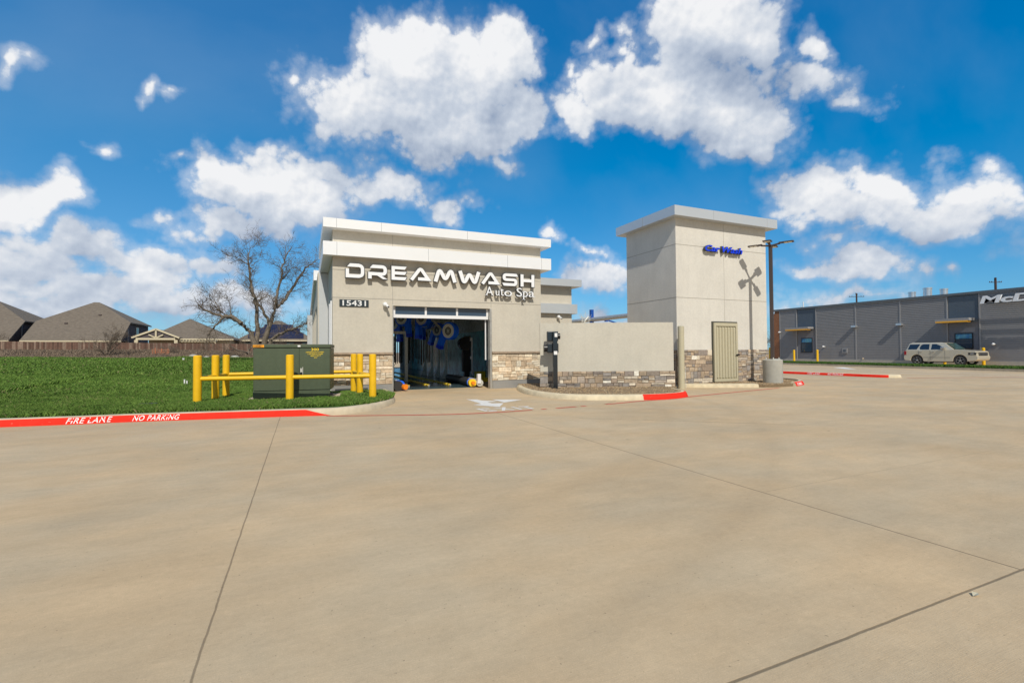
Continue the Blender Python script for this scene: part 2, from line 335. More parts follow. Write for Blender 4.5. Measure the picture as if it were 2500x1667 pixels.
    L(hh, bp.inputs['Height']); L(bp.outputs[0], b.inputs['Normal'])
    MT['pavement_concrete'] = m
concrete_mat()

# ---------------- mesh helpers ----------------
class MB:
    def __init__(s, T=None): s.v = []; s.f = []; s.c = []; s.T = T
    def add(s, vs, fs, c=None):
        n = len(s.v)
        if s.T is not None: vs = [tuple(s.T @ Vector(p)) for p in vs]
        s.v += [tuple(p) for p in vs]; s.f += [tuple(i+n for i in f) for f in fs]; s.c += [c]*len(fs); return s
    def box(s, x0, x1, y0, y1, z0, z1, c=None):
        return s.add([(x0,y0,z0),(x1,y0,z0),(x1,y1,z0),(x0,y1,z0),(x0,y0,z1),(x1,y0,z1),(x1,y1,z1),(x0,y1,z1)],
              [(0,3,2,1),(4,5,6,7),(0,1,5,4),(1,2,6,5),(2,3,7,6),(3,0,4,7)], c)
    def cyl(s, p0, p1, r0, r1=None, n=20, caps=True, c=None):
        r1 = r0 if r1 is None else r1; p0 = Vector(p0); p1 = Vector(p1); d = (p1-p0).normalized()
        a = d.orthogonal().normalized(); b = d.cross(a); vs = []
        for p, r in ((p0, r0), (p1, r1)):
            for i in range(n):
                t = 2*math.pi*i/n; vs.append(p+a*math.cos(t)*r+b*math.sin(t)*r)
        fs = [(i, (i+1) % n, n+(i+1) % n, n+i) for i in range(n)]
        if caps: fs += [tuple(range(n-1, -1, -1)), tuple(range(n, 2*n))]
        return s.add(vs, fs, c)
    def bar(s, p0, p1, wd, ht=None, c=None):          # square bar between two points
        ht = wd if ht is None else ht; p0 = Vector(p0); p1 = Vector(p1); d = (p1-p0).normalized()
        a = d.cross(Vector((0,0,1))); a = a.normalized() if a.length > 1e-4 else Vector((1,0,0)); b = a.cross(d)
        vs = [p+a*sx*wd/2+b*sy*ht/2 for p in (p0, p1) for sx, sy in ((-1,-1),(1,-1),(1,1),(-1,1))]
        return s.add(vs, [(0,1,2,3),(7,6,5,4),(0,4,5,1),(1,5,6,2),(2,6,7,3),(3,7,4,0)], c)
    def prism(s, poly, a0, a1, ax='z', c=None):       # 2D polygon swept along an axis
        def P(u, v, h): return {'z': (u, v, h), 'y': (u, h, v), 'x': (h, u, v)}[ax]
        n = len(poly); vs = [P(u, v, a0) for u, v in poly]+[P(u, v, a1) for u, v in poly]
        return s.add(vs, [tuple(range(n-1, -1, -1)), tuple(range(n, 2*n))]+[(i, (i+1) % n, n+(i+1) % n, n+i) for i in range(n)], c)
    def ring(s, c0, axis, r_out, r_in, th, n=24):
        c0 = Vector(c0); d = Vector(axis).normalized(); a = d.orthogonal().normalized(); b = d.cross(a); vs = []
        for h in (0, th):
            for r in (r_out, r_in):
                for i in range(n):
                    t = 2*math.pi*i/n; vs.append(c0+d*h+a*math.cos(t)*r+b*math.sin(t)*r)
        fs = []
        for i in range(n):
            j = (i+1) % n
            fs += [(i, j, n+j, n+i), (2*n+i, 3*n+i, 3*n+j, 2*n+j), (i, 2*n+i, 2*n+j, j), (n+i, n+j, 3*n+j, 3*n+i)]
        return s.add(vs, fs)
    def sphere(s, c0, r, n=12, m=8, sz=1.):
        c0 = Vector(c0); vs = []
        for i in range(m+1):
            ph = math.pi*i/m
            for j in range(n):
                t = 2*math.pi*j/n; vs.append(c0+Vector((r*math.sin(ph)*math.cos(t), r*math.sin(ph)*math.sin(t), r*sz*math.cos(ph))))
        return s.add(vs, [(i*n+j, (i+1)*n+j, (i+1)*n+(j+1) % n, i*n+(j+1) % n) for i in range(m) for j in range(n)])
    def build(s, name, m, parent=None, smooth=False, bevel=0, fixn=True):
        org = Vector(parent_loc(parent)) if parent else Vector((0,0,0))
        me = bpy.data.meshes.new(name); me.from_pydata([tuple(Vector(p)-org) for p in s.v], [], s.f); me.update()
        if any(q is not None for q in s.c):
            ca = me.color_attributes.new('Col', 'FLOAT_COLOR', 'CORNER'); buf = []
            for p, q in zip(me.polygons, s.c): buf += list((*(q or (1,1,1)), 1))*p.loop_total
            ca.data.foreach_set('color', buf)
        if fixn or bevel:
            bm = bmesh.new(); bm.from_mesh(me)
            if bevel: bmesh.ops.bevel(bm, geom=[e for e in bm.edges if e.calc_face_angle(0) > .5], offset=bevel, segments=2, affect='EDGES', profile=.6)
            bmesh.ops.recalc_face_normals(bm, faces=bm.faces); bm.to_mesh(me); bm.free()
        return finish(name, me, m, parent, smooth)
def parent_loc(o):
    l = Vector(o.location)
    while o.parent: o = o.parent; l += Vector(o.location)
    return l
def finish(name, me, m, parent=None, smooth=False, loc=None):
    me.materials.append(MT[m] if isinstance(m, str) else m)
    if smooth:
        me.polygons.foreach_set('use_smooth', [True]*len(me.polygons))
        try: me.set_sharp_from_angle(angle=R(35))
        except Exception: pass
    o = bpy.data.objects.new(name, me); col.objects.link(o)
    if parent: o.parent = parent
    return o
def boxes(name, m, parent, *bs, T=None):     # several like pieces, each a mesh of its own
    out = []
    for b_ in bs: mb_ = MB(T); mb_.box(*b_); out.append(mb_.build(name, m, parent))
    return out
def tag(o, label, cat, group=None, kind=None):
    if label: o['label'] = label
    if cat: o['category'] = cat
    if group: o['group'] = group
    if kind: o['kind'] = kind
    return o
def thing(name, loc, label, cat, group=None):
    o = bpy.data.objects.new(name, None); col.objects.link(o); o.location = loc; o.empty_display_size = .2
    return tag(o, label, cat, group)
def struct(o): o['kind'] = 'structure'; return o
def children(o): return [c for c in bpy.data.objects if c.parent == o]
def dup(o, parent=None):
    kids = children(o); c = o.copy(); col.objects.link(c); c.parent = parent
    for k in kids: dup(k, c)
    return c
def Trot(x, y, a, z=0): return Matrix.Translation((x, y, z)) @ Matrix.Rotation(a, 4, 'Z')

# text and flat shapes -> mesh (local x right, y up, z out), then placed by a matrix
def curve_mesh(cu):
    o = bpy.data.objects.new('tmp', cu); col.objects.link(o)
    dg = bpy.context.evaluated_depsgraph_get(); me = bpy.data.meshes.new_from_object(o.evaluated_get(dg))
    bpy.data.objects.remove(o); bpy.data.curves.remove(cu); return me
def text_mesh(s, depth=.002, offset=0, shear=0, spacing=1.):
    cu = bpy.data.curves.new('t', 'FONT'); cu.body = s; cu.extrude = depth/2; cu.offset = offset; cu.shear = shear; cu.space_character = spacing; cu.resolution_u = 3
    return curve_mesh(cu)
def fit(me, x0, x1, y0, y1, hgt=None):
    v = np.zeros(len(me.vertices)*3); me.vertices.foreach_get('co', v); v = v.reshape(-1, 3)
    mn, mx = v.min(0), v.max(0)
    v[:,0] = x0+(v[:,0]-mn[0])/(mx[0]-mn[0])*(x1-x0); v[:,1] = y0+(v[:,1]-mn[1])/(mx[1]-mn[1])*(y1-y0); v[:,2] -= mn[2]
    me.vertices.foreach_set('co', v.ravel()); me.update(); return me
def poly_mesh(loops, depth):
    cu = bpy.data.curves.new('p', 'CURVE'); cu.dimensions = '2D'; cu.fill_mode = 'BOTH'; cu.extrude = depth/2
    for lp in loops:
        sp = cu.splines.new('POLY'); sp.points.add(len(lp)-1); sp.use_cyclic_u = True
        for p, q in zip(sp.points, lp): p.co = (q[0], q[1], 0, 1)
    return curve_mesh(cu)
def place(name, me, mtx, m, parent):
    org = parent_loc(parent) if parent else Vector((0,0,0))
    me.transform(Matrix.Translation(-org) @ mtx); return finish(name, me, m, parent)
FRONT = Matrix(((1,0,0,0),(0,0,-1,0),(0,1,0,0),(0,0,0,1)))        # x->X, y->Z, z->-Y (facing the street)
WEST = Matrix(((0,0,-1,0),(-1,0,0,0),(0,1,0,0),(0,0,0,1)))        # x->-Y, y->Z, z->-X (facing left)
def roundpath(pts, rad):                                           # round the corners of an open path
    out = [Vector(pts[0])]
    for i in range(1, len(pts)-1):
        p, a, b = Vector(pts[i]), Vector(pts[i-1]), Vector(pts[i+1]); r = rad[i] if isinstance(rad, (list, tuple)) else rad
        if r <= 0: out.append(p); continue
        u = (a-p).normalized(); v = (b-p).normalized(); ang = u.angle(v); t = min(r/math.tan(ang/2), (a-p).length*.99, (b-p).length*.99)
        q0, q1 = p+u*t, p+v*t
        for k in range(7):
            s = k/6; out.append(q0*(1-s)**2+p*2*s*(1-s)+q1*s*s)
    out.append(Vector(pts[-1])); return out
def stroke(pts, wd, rad=0, e0=0, e1=0):                            # outline of a stroke; e0/e1 slant the ends
    P = roundpath(pts, rad); Lf, Rt = [], []
    for i, p in enumerate(P):
        a = P[i-1] if i else None; b = P[i+1] if i < len(P)-1 else None
        d0 = (p-a).normalized() if a is not None else (b-p).normalized(); d1 = (b-p).normalized() if b is not None else d0
        n0 = Vector((-d0.y, d0.x)); n1 = Vector((-d1.y, d1.x)); n = (n0+n1).normalized(); k = wd/2/max(.35, n.dot(n0))
        sh = d0*0
        if a is None: sh = d1*e0
        if b is None: sh = d0*e1
        Lf.append(p+n*k+sh); Rt.append(p-n*k-sh)
    return [(q.x, q.y) for q in Lf]+[(q.x, q.y) for q in reversed(Rt)]

# ---------------- ground ----------------
g = MB(); g.box(-900, 1200, -300, 1500, -.5, -.06)
struct(g.build('ground', 'soil'))
g = MB(); g.box(-60, 85, -30, 70, -.055, 0)
struct(g.build('pavement', 'pavement_concrete'))

KL = [(-46,19.6),(-20,15.1),(-5.51,12.56),(-3.51,12.3),(-.53,11.74),(.45,11.5),(.95,11.6),(1.5,12.02),(1.95,12.7),(2.3,13.6),(2.5,14.8),(2.6,15.8),(2.62,16.75)]
def smooth_path(P, n=5):
    out = []
    for i in range(len(P)-1):
        p0 = Vector(P[max(i-1,0)]); p1 = Vector(P[i]); p2 = Vector(P[i+1]); p3 = Vector(P[min(i+2,len(P)-1)])
        for k in range(n):
            t = k/n; out.append(.5*((2*p1)+(p2-p0)*t+(2*p0-5*p1+4*p2-p3)*t*t+(3*p1-p0-3*p2+p3)*t**3))
    out.append(Vector(P[-1])); return out
PROF = [(0,-.03),(.0,.0),(.035,.10),(.06,.135),(.10,.152),(.20,.155),(.20,-.03)]
def sweep(name, path, prof, m, left=True, parent=None, zf=lambda p: 1., closed=False):
    n = len(path); vs = []; k = len(prof)
    for i, p in enumerate(path):
        d = ((path[i+1] if i < n-1 else p)-(path[i-1] if i else p)); d = Vector((d.x, d.y)).normalized(); nn = Vector((-d.y, d.x))*(1 if left else -1); s = zf(p)
        vs += [(p.x+nn.x*o, p.y+nn.y*o, z*s) for o, z in prof]
    fs = [(i*k+j, (i+1)*k+j, (i+1)*k+j+1, i*k+j+1) for i in range(n-1) for j in range(k-1)]
    if closed is False and len(prof) > 3 and name == 'kerb': fs += [tuple(range(k)), tuple(range((n-1)*k, n*k))]
    mb = MB(); mb.add(vs, fs); return mb.build(name, m, parent, smooth=True)
kl = smooth_path(KL); kerb1 = struct(sweep('kerb', kl, PROF, 'kerb'))
PAINT = [(-.004,.004),(-.003,.012),(.031,.103),(.056,.139)]
def sub(path, a, b): return [p for p in path if a(p) and b(p)]
redp = [p for p in kl if p.x <= -.5]; redp.append(Vector((-.02, float(np.interp(-.02, [p.x for p in kl], [p.y for p in kl])))))
rp = sweep('red_paint', redp, PAINT, 'red_paint', parent=kerb1)
# tapered end of the paint: the strip thins down to the gutter along the kerb
tpp = [Vector((float(x_), float(np.interp(x_, [p.x for p in kl], [p.y for p in kl])))) for x_ in np.linspace(redp[-1].x, .52, 9)]
tv, tf_ = [], []
for i, p in enumerate(tpp):
    d = (tpp[min(i+1, 8)]-tpp[max(i-1, 0)]).normalized(); n_ = Vector((-d.y, d.x)); f_ = 1-i/8
    for (o_, z_) in PAINT: zz = min(z_, max(.004, .139*f_)); oo = np.interp(zz, [q[1] for q in PAINT], [q[0] for q in PAINT]); tv.append((p.x+n_.x*oo, p.y+n_.y*oo, zz))
for i in range(8):
    for j in range(3): tf_.append((i*4+j, (i+1)*4+j, (i+1)*4+j+1, i*4+j+1))
tp = MB(); tp.add(tv, tf_); tp.build('red_paint', 'red_paint', kerb1)

# lawn sheet
def sstep(t): t = np.clip(t, 0, 1); return t*t*(3-2*t)
kx = np.array([p.x for p in kl]); ky = np.array([p.y for p in kl])
def kedge(x): return np.interp(x, kx, ky)+.19
def zl(x, y):
    x = np.asarray(x, float); y = np.asarray(y, float)
    z = .152-.09*sstep((y-13.5)/3.5)*(x > -9)
    z = z+.86*sstep((y-17.5)/34)-.012*np.clip(x+8, -26, 12)*sstep((y-25)/30)+.05*np.sin(x*.35+y*.21)*sstep((y-16)/8)
    return z
def lawn_patch(xs, y1, nv):
    vs = []; fs = []
    for i, x in enumerate(xs):
        y0 = kedge(x)
        for j in range(nv+1):
            t = (j/nv)**1.7; y = y0+(y1-y0)*t; vs.append((x, y, float(zl(x, y))))
    for i in range(len(xs)-1):
        for j in range(nv): fs.append((i*(nv+1)+j, (i+1)*(nv+1)+j, (i+1)*(nv+1)+j+1, i*(nv+1)+j+1))
    return vs, fs
lw = MB(); lw.add(*lawn_patch(np.linspace(-90, .5, 120), 140, 60)); lw.add(*lawn_patch(np.linspace(.5, 2.44, 20), 17.0, 12))
def lawn_mat():
    m = bpy.data.materials.new('lawn_soil'); m.use_nodes = True; nt = m.node_tree; N = nt.nodes.new; L = nt.links.new; b = nt.nodes['Principled BSDF']; b.inputs['Roughness'].default_value = 1; b.inputs['Specular IOR Level'].default_value = .1
    g_ = N('ShaderNodeNewGeometry'); sp = N('ShaderNodeSeparateXYZ'); L(g_.outputs['Position'], sp.inputs[0])
    n = N('ShaderNodeTexNoise'); n.inputs['Scale'].default_value = .6; n.inputs['Detail'].default_value = 6; L(g_.outputs['Position'], n.inputs['Vector'])
    n2 = N('ShaderNodeTexNoise'); n2.inputs['Scale'].default_value = 5; n2.inputs['Detail'].default_value = 6; L(g_.outputs['Position'], n2.inputs['Vector'])
    a = N('ShaderNodeMath'); a.operation = 'MULTIPLY_ADD'; L(n.outputs['Fac'], a.inputs[0]); a.inputs[1].default_value = 5; L(sp.outputs[1], a.inputs[2])
    mr = N('ShaderNodeMapRange'); L(a.outputs[0], mr.inputs[0]); mr.inputs[1].default_value = 51.5; mr.inputs[2].default_value = 52.5
    c1 = N('ShaderNodeMix'); c1.data_type = 'RGBA'; L(n2.outputs['Fac'], c1.inputs[0]); c1.inputs[6].default_value = (.025,.06,.012,1); c1.inputs[7].default_value = (.07,.13,.03,1)
    c2 = N('ShaderNodeMix'); c2.data_type = 'RGBA'; L(n2.outputs['Fac'], c2.inputs[0]); c2.inputs[6].default_value = (.12,.085,.06,1); c2.inputs[7].default_value = (.24,.18,.13,1)
    mx = N('ShaderNodeMix'); mx.data_type = 'RGBA'; L(mr.outputs[0], mx.inputs[0]); L(c1.outputs[2], mx.inputs[6]); L(c2.outputs[2], mx.inputs[7]); L(mx.outputs[2], b.inputs['Base Color'])
    MT['lawn_soil'] = m
lawn_mat(); struct(lw.build('terrain', 'lawn_soil', smooth=True))

# numpy blade fields (uncountable -> stuff)
def tri_field(name, m, x, y, z, h, wd, lean, cols, seed=1, label=None, cat=None):
    n = len(x); r = np.random.default_rng(seed); a = r.uniform(0, 2*np.pi, n); b = r.uniform(0, 2*np.pi, n)
    dx, dy = np.cos(a)*wd/2, np.sin(a)*wd/2; lx, ly = np.cos(b)*lean*h, np.sin(b)*lean*h
    V = np.empty((n, 4, 3)); V[:,0] = np.stack([x-dx, y-dy, z-.01], 1); V[:,1] = np.stack([x+dx, y+dy, z-.01], 1)
    V[:,2] = np.stack([x+lx*.35+dx*.7, y+ly*.35+dy*.7, z+h*.6], 1); V[:,3] = np.stack([x+lx, y+ly, z+h], 1)
    me = bpy.data.meshes.new(name); me.vertices.add(n*4); me.vertices.foreach_set('co', V.ravel())
    me.loops.add(n*6); me.polygons.add(n*2)
    idx = (np.arange(n)[:,None]*4+np.array([0,1,2,0,2,3])).ravel(); me.loops.foreach_set('vertex_index', idx)
    me.polygons.foreach_set('loop_start', np.arange(n*2)*3); me.polygons.foreach_set('loop_total', np.full(n*2, 3)); me.update(calc_edges=True)
    ca = me.color_attributes.new('Col', 'FLOAT_COLOR', 'POINT'); C = np.ones((n, 4, 4)); C[:,:,:3] = cols[:,None,:]; ca.data.foreach_set('color', C.ravel())
    o = finish(name, me, m); tag(o, label, cat, kind='stuff'); return o
LF = Matrix.Rotation(0, 4, 'Z')
TRA = R(-7.4); TRC = Vector((-1.30, 14.36))          # transformer frame: front-left corner, x along its front
def tr_pt(x, y, z=0): return Vector((TRC.x+math.cos(TRA)*x-math.sin(TRA)*y, TRC.y+math.sin(TRA)*x+math.cos(TRA)*y, z))
def grass_pts(n, y0, y1, seed):
    r = np.random.default_rng(seed); y = r.uniform(y0, y1, n); x = r.uniform(0, 1, n)*(.49*y+2.0+ (2.3 if y0 < 16.9 else 0))-.49*y-.9
    ok = (y > kedge(x)+.03+.0*x) & (x < np.where(y < 16.95, 2.45, .75)) & (x > -.49*y-1)
    cx, cy = math.cos(TRA), math.sin(TRA); u = (x-TRC.x)*cx+(y-TRC.y)*cy; v = -(x-TRC.x)*cy+(y-TRC.y)*cx
    ok &= ~((u > -.26) & (u < 2.2) & (v > -.14) & (v < 1.5))
    ok &= ~(((x+3.55)/.62)**2+((y-14.25)/.20)**2 < 1)
    return x[ok], y[ok]
def patchy(x, y, s):
    return .5+.25*np.sin(x*s+np.sin(y*s*1.3)*1.7)+.25*np.sin(y*s*1.1+np.cos(x*s*.9)*2.1)
for (n, y0, y1, hh, wd, sd) in ((190000, 12.0, 19, .085, .018, 1), (130000, 19, 30, .105, .032, 2), (110000, 30, 52, .14, .06, 3)):
    x, y = grass_pts(n, y0, y1, sd); r = np.random.default_rng(sd+10); k = len(x)
    if y0 == 30: kp_ = y < 49.5+1.8*np.sin(x*.6)+r.normal(0, .8, k); x, y = x[kp_], y[kp_]; k = len(x)
    pt = patchy(x, y, 1.9)*.5+patchy(x+3, y, 6.1)*.5; h = hh*(.75+.5*pt)*r.uniform(.6, 1.25, k)
    base = np.array([.055,.125,.020]); lite = np.array([.19,.30,.06]); t = np.clip(pt*.6+r.uniform(-.15, .5, k), 0, 1)[:,None]
    c = base*(1-t)+lite*t; c *= (.88+.24*patchy(x*.35, y*.35+5, 1.0))[:,None]; dead = r.uniform(0, 1, k) < .03+.10*(patchy(x+9, y, .8) > .86); c[dead] = (.26,.24,.11)
    tri_field('grass', 'grass', x, y, zl(x, y), h, wd, .75, c, sd, {1:'lush green lawn grass nearest the red painted kerb',2:'green lawn grass in the middle of the field',3:'green grass at the far edge of the field'}[sd], 'grass')
r = np.random.default_rng(5); n = 90000; y = r.uniform(49, 66, n); x = r.uniform(-.49*y-2, 1.0, n)
ok = y > 49.5+1.8*np.sin(x*.6)+r.normal(0, 1.2, n); x, y = x[ok], y[ok]; n = len(x); t = r.uniform(0, 1, n)[:,None]
c = np.array([.10,.07,.05])*(1-t)+np.array([.33,.25,.18])*t
tri_field('dry_brush', 'brush', x, y, zl(x, y), (.18+.55*sstep((y-55)/9))*r.uniform(.4, 1.2, n), .05, .5, c, 9, 'brown dry weeds in front of the wooden fence', 'weeds')

# gravel islands
def gravel(name, poly, z, n, seed, label):
    mb = MB(); mb.prism(poly, z-.12, z); o = mb.build(name, 'gravel_base'); struct(o)
    P = np.array(poly); r = random.Random(seed); px, py = P[:,0], P[:,1]
    def inside(x, y):
        c = False; j = len(P)-1
        for i in range(len(P)):
            if (P[i][1] > y) != (P[j][1] > y) and x < (P[j][0]-P[i][0])*(y-P[i][1])/(P[j][1]-P[i][1])+P[i][0]: c = not c
            j = i
        return c
    pb = MB(); k = 0
    while k < n:
        x = r.uniform(px.min(), px.max()); y = r.uniform(py.min(), py.max())
        if not inside(x, y): continue
        k += 1; s = r.uniform(.008, .022); q = r.uniform(.55, 1.35); c = random.Random(k+seed).choice([(.34,.24,.13),(.25,.17,.10),(.42,.32,.20),(.18,.13,.09),(.30,.20,.10)])
        a = r.uniform(0, 3.1); ca, sa = math.cos(a)*s, math.sin(a)*s
        pb.add([(x+ca,y+sa,z),(x-sa,y+ca,z),(x-ca,y-sa,z),(x+sa,y-ca,z),(x,y,z+s*.9)], [(0,1,4),(1,2,4),(2,3,4),(3,0,4)], tuple(v*q for v in c))
    return tag(pb.build(name+'_stones', 'pebble', fixn=False), label, 'gravel', kind='stuff')

# island in front of the masonry wall
KI = [(7.3,16.4),(6.95,15.4),(6.68,14.2),(6.66,13.2),(6.85,12.35),(7.3,11.75),(7.95,11.38),(8.6,11.05),(9.3,10.86),(9.95,10.88),(10.5,11.03),(10.9,11.35),(11.2,11.9),(11.45,12.45)]
ki = smooth_path(KI, 5)
def islz(p): return 1.-.9*float(sstep(np.array((p.x-10.9)/.5)))*(0) 
kerb2 = struct(sweep('kerb', ki, PROF, 'kerb_pale'))
rp2 = [p for p in ki if p.x > 8.85 and p.x < 11.15]; sweep('red_paint', rp2, PAINT+[(.10,.156)], 'red_paint', parent=kerb2)
inner = [(p.x, p.y) for p in ki[2:]]
WL, WR = Vector((7.57, 14.90)), Vector((11.88, 13.02))
poly = [( .0,.0)]; 
def offs(path, o):
    out = []
    for i, p in enumerate(path):
        d = (path[min(i+1,len(path)-1)]-path[max(i-1,0)]).normalized(); out.append((p.x-d.y*o, p.y+d.x*o))
    return out
gpoly = offs(ki[4:], .17)+[(11.75,12.75),(12.0,13.1),(8.9,16.9),(7.6,16.9)]
gravel('gravel_bed', gpoly, .15, 9000, 3, 'brown gravel in the kerbed bed below the masonry wall')

# pad, kerb and gravel by the tower
TX0, TX1, TY0, TY1 = 13.32, 18.36, 14.4, 17.5
slab = [Vector((13.7,14.25)),Vector((13.95,13.75)),Vector((14.4,13.30)),Vector((14.9,13.0)),Vector((15.25,12.85)),Vector((15.55,12.72))]
sb = MB(); K2 = smooth_path([(13.15,14.1),(13.5,13.72),(14.1,13.35),(14.9,12.95),(15.6,12.62)], 4)
kerb3 = struct(sweep('kerb', K2, [(0,-.03),(0,0),(.02,.10),(.05,.125),(.45,.13),(.45,-.03)], 'kerb_pale'))
gp2 = [(13.3,14.35),(13.75,13.95),(14.6,13.5),(15.4,13.05),(15.65,12.75),(15.85,12.55),(16.4,12.42),(17.2,12.45),(18.0,12.72),(18.75,13.15),(19.35,13.85),(19.6,14.7),(19.5,15.9),(19.2,17.5),(18.3,17.5),(18.3,14.45)]
gravel('gravel_bed', gp2, .10, 8000, 8, 'brown gravel round the lamp base and tower foot')
K3 = smooth_path([(17.35,12.38),(18.2,12.7),(18.95,13.2),(19.5,13.85),(19.75,14.7),(19.7,15.9),(19.4,17.6)], 5)
kerb4 = struct(sweep('kerb', K3, PROF, 'kerb'))
sweep('red_paint', [p for p in K3 if p.x < 18.6 and p.y < 13.2], PAINT+[(.10,.156)], 'red_paint', parent=kerb4)

# kerb island across the lane and the far verge
K4 = [Vector((25.75,34)),Vector((25.9,19.4)),Vector((26.0,16.0)),Vector((26.05,14.3)),Vector((26.25,13.8)),Vector((26.75,13.65))]
k4 = smooth_path([tuple(p) for p in K4], 6)
kerb5 = struct(sweep('kerb', k4, [(0,-.03),(0,0),(.03,.10),(.06,.135),(.10,.15),(.45,.155),(.45,-.03)], 'kerb_pale', left=True))
sweep('red_paint', [p for p in k4 if p.y > 13.85], PAINT, 'red_paint', parent=kerb5)
K5 = smooth_path([(42.6,40),(41.8,31.5),(40.4,22.5),(39.0,13.6),(37.4,4),(36,-6)], 5)
kerb6 = struct(sweep('kerb', K5, PROF, 'kerb', left=False))
vg = MB(); vp = [(p.x+.17, p.y) for p in K5]; q = [(p.x+3.0+.5*math.sin(p.y), p.y) for p in reversed(K5)]; vg.prism(vp+q, 0.0, .16); struct(vg.build('verge', 'lawn_soil'))
r = np.random.default_rng(15); n = 60000; y = r.uniform(5, 38, n); k5x = np.array([p.x for p in K5][::-1]); k5y = np.array([p.y for p in K5][::-1])
x = np.interp(y, k5y, k5x)+.25+r.uniform(0, 2.7, n); t = r.uniform(0, 1, n)[:,None]
tri_field('grass', 'grass', x, y, np.full(n, .16), .13*r.uniform(.5, 1.2, n), .05, .6, np.array([.045,.10,.02])*(1-t)+np.array([.11,.20,.04])*t, 21, 'strip of green grass beside the restaurant drive lane', 'grass')

# ---------------- painted markings ----------------
def ribbon(name, pts, wd, m, z=.004, gaps=None):
    mb = MB(); P = [Vector(p) for p in pts]
    for i in range(len(P)-1):
        if gaps and gaps(P[i]): continue
        a, b = P[i], P[i+1]; d0 = (P[i+1]-P[max(i-1,0)]).normalized(); d1 = (P[min(i+2,len(P)-1)]-P[i]).normalized()
        n0, n1 = Vector((-d0.y,d0.x))*wd/2, Vector((-d1.y,d1.x))*wd/2
        mb.add([(a.x-n0.x,a.y-n0.y,z),(b.x-n1.x,b.y-n1.y,z),(b.x+n1.x,b.y+n1.y,z),(a.x+n0.x,a.y+n0.y,z)], [(0,1,2,3)])
    return struct(mb.build(name, m))
rl = smooth_path([(.42,11.42),(1.6,10.95),(3.06,10.42),(4.2,10.3),(5.14,10.33),(6.3,10.42),(7.6,10.58),(8.8,10.80),(9.8,10.83),(10.73,11.10),(12,11.35),(13.5,11.65),(15.5,12.02),(16.0,12.1)], 8)
rr = random.Random(4)
ribbon('red_fire_line', rl, .11, 'red_line', gaps=lambda p: (5.0 < p.x < 7.6 and rr.random() < .35))
ribbon('lane_line', [(31.6,36),(31.9,24),(31.9,14),(31.7,-4)], .14, 'road_white')
ribbon('lane_line', [(35.6,36),(35.3,24),(34.3,14),(33.7,-4)], .14, 'road_white')
ribbon('red_fire_line', [(26.6,13.35),(28.5,12.6),(31.75,11.1),(38,8.2)], .12, 'red_line')
def flat(name, loops, m, z=.004):
    for lp in loops:
        mb = MB(); mb.add([(x, y, z) for x, y in lp], [tuple(range(len(lp)))]); o = struct(mb.build(name, m))
def gz(l): return [G(1120+x/11.76, 960+y/11.76) for x, y in l]
flat('painted_arrow', [gz([(210,168),(340,180),(520,176),(640,205),(1120,228),(1020,246),(820,250),(955,290),(1285,283),(1170,392),(650,352),(410,328),(650,306)]),
                       gz([(960,180),(1820,180),(1590,222),(1310,266)])], 'road_white')
ex = [[(490,448),(590,440),(850,515),(770,517)],[(625,440),(700,432),(885,428),(860,440),(670,449)],[(745,470),(920,460),(890,471),(780,483)],[(850,502),(940,490),(1120,492),(1080,508),(860,518)],
      [(980,416),(1060,414),(1640,478),(1560,484)],[(1250,402),(1345,400),(1330,498),(1232,498)],[(1480,390),(1560,390),(1840,458),(1770,466)],[(1690,382),(1860,376),(2010,370),(1990,388),(1740,392)],[(1860,400),(1940,396),(2170,440),(2090,452)]]
for i, e_ in enumerate(ex): flat('exit_lettering', [gz(e_)], 'road_white', .004+.0015*(i in (5,8)))
flat('painted_arrow', [[G(*p) for p in ((2033,897),(2060,896.5),(2092,902),(2062,900.5))]], 'road_white')

# kerb lettering
def on_kerb(s, path, i0, d0, d1, par, zb=.022, zt=.128, shear=.22, offset=.010, left=True):
    """lay the word on the sloped kerb face, following the kerb line from distance d0 to d1"""
    me = fit(text_mesh(s, .002, offset, shear, 1.10), d0, d1, 0, 1)
    P = np.array([(p.x, p.y) for p in path]); seg_ = np.hypot(*np.diff(P, axis=0).T); cum = np.concatenate([[0], np.cumsum(seg_)])
    v = np.zeros(len(me.vertices)*3); me.vertices.foreach_get('co', v); v = v.reshape(-1,3); out = []
    for (u, h, e) in v:
        z = zb+(zt-zb)*h; o = .035*z/.10-.009-e if z < .1 else .035+(z-.1)*.72-.009-e
        k = min(max(int(np.searchsorted(cum, u))-1, 0), len(P)-2); d = (P[k+1]-P[k])/seg_[k]; q = P[k]+d*(u-cum[k]); nn = np.array([-d[1], d[0]])
        out += [q[0]+nn[0]*o, q[1]+nn[1]*o, z]
    me.vertices.foreach_set('co', out); me.update(); finish('lettering', me, 'white_paint', par)
def arc_at(path, key, val):
    P = np.array([(p.x, p.y) for p in path]); cum = np.concatenate([[0], np.cumsum(np.hypot(*np.diff(P, axis=0).T))]); c = P[:,key]
    return float(np.interp(val, c, cum)) if c[-1] > c[0] else float(np.interp(-val, -c, cum))
for s_, pa, pb in (('FIRE LANE', (160,1037), (272,1032)), ('NO PARKING', (324,1029.5), (438,1025.5))):
    on_kerb(s_, kl, 0, arc_at(kl, 0, G(*pa)[0]), arc_at(kl, 0, G(*pb)[0]), kerb1)
for s_, ya, yb in (('FIRE LANE', 17.85, 17.15), ('NO PARKING', 16.75, 15.95)):
    on_kerb(s_, k4, 0, arc_at(k4, 1, ya), arc_at(k4, 1, yb), kerb5)
on_kerb('NO PARKING', K3, 0, .18, .78, kerb4)

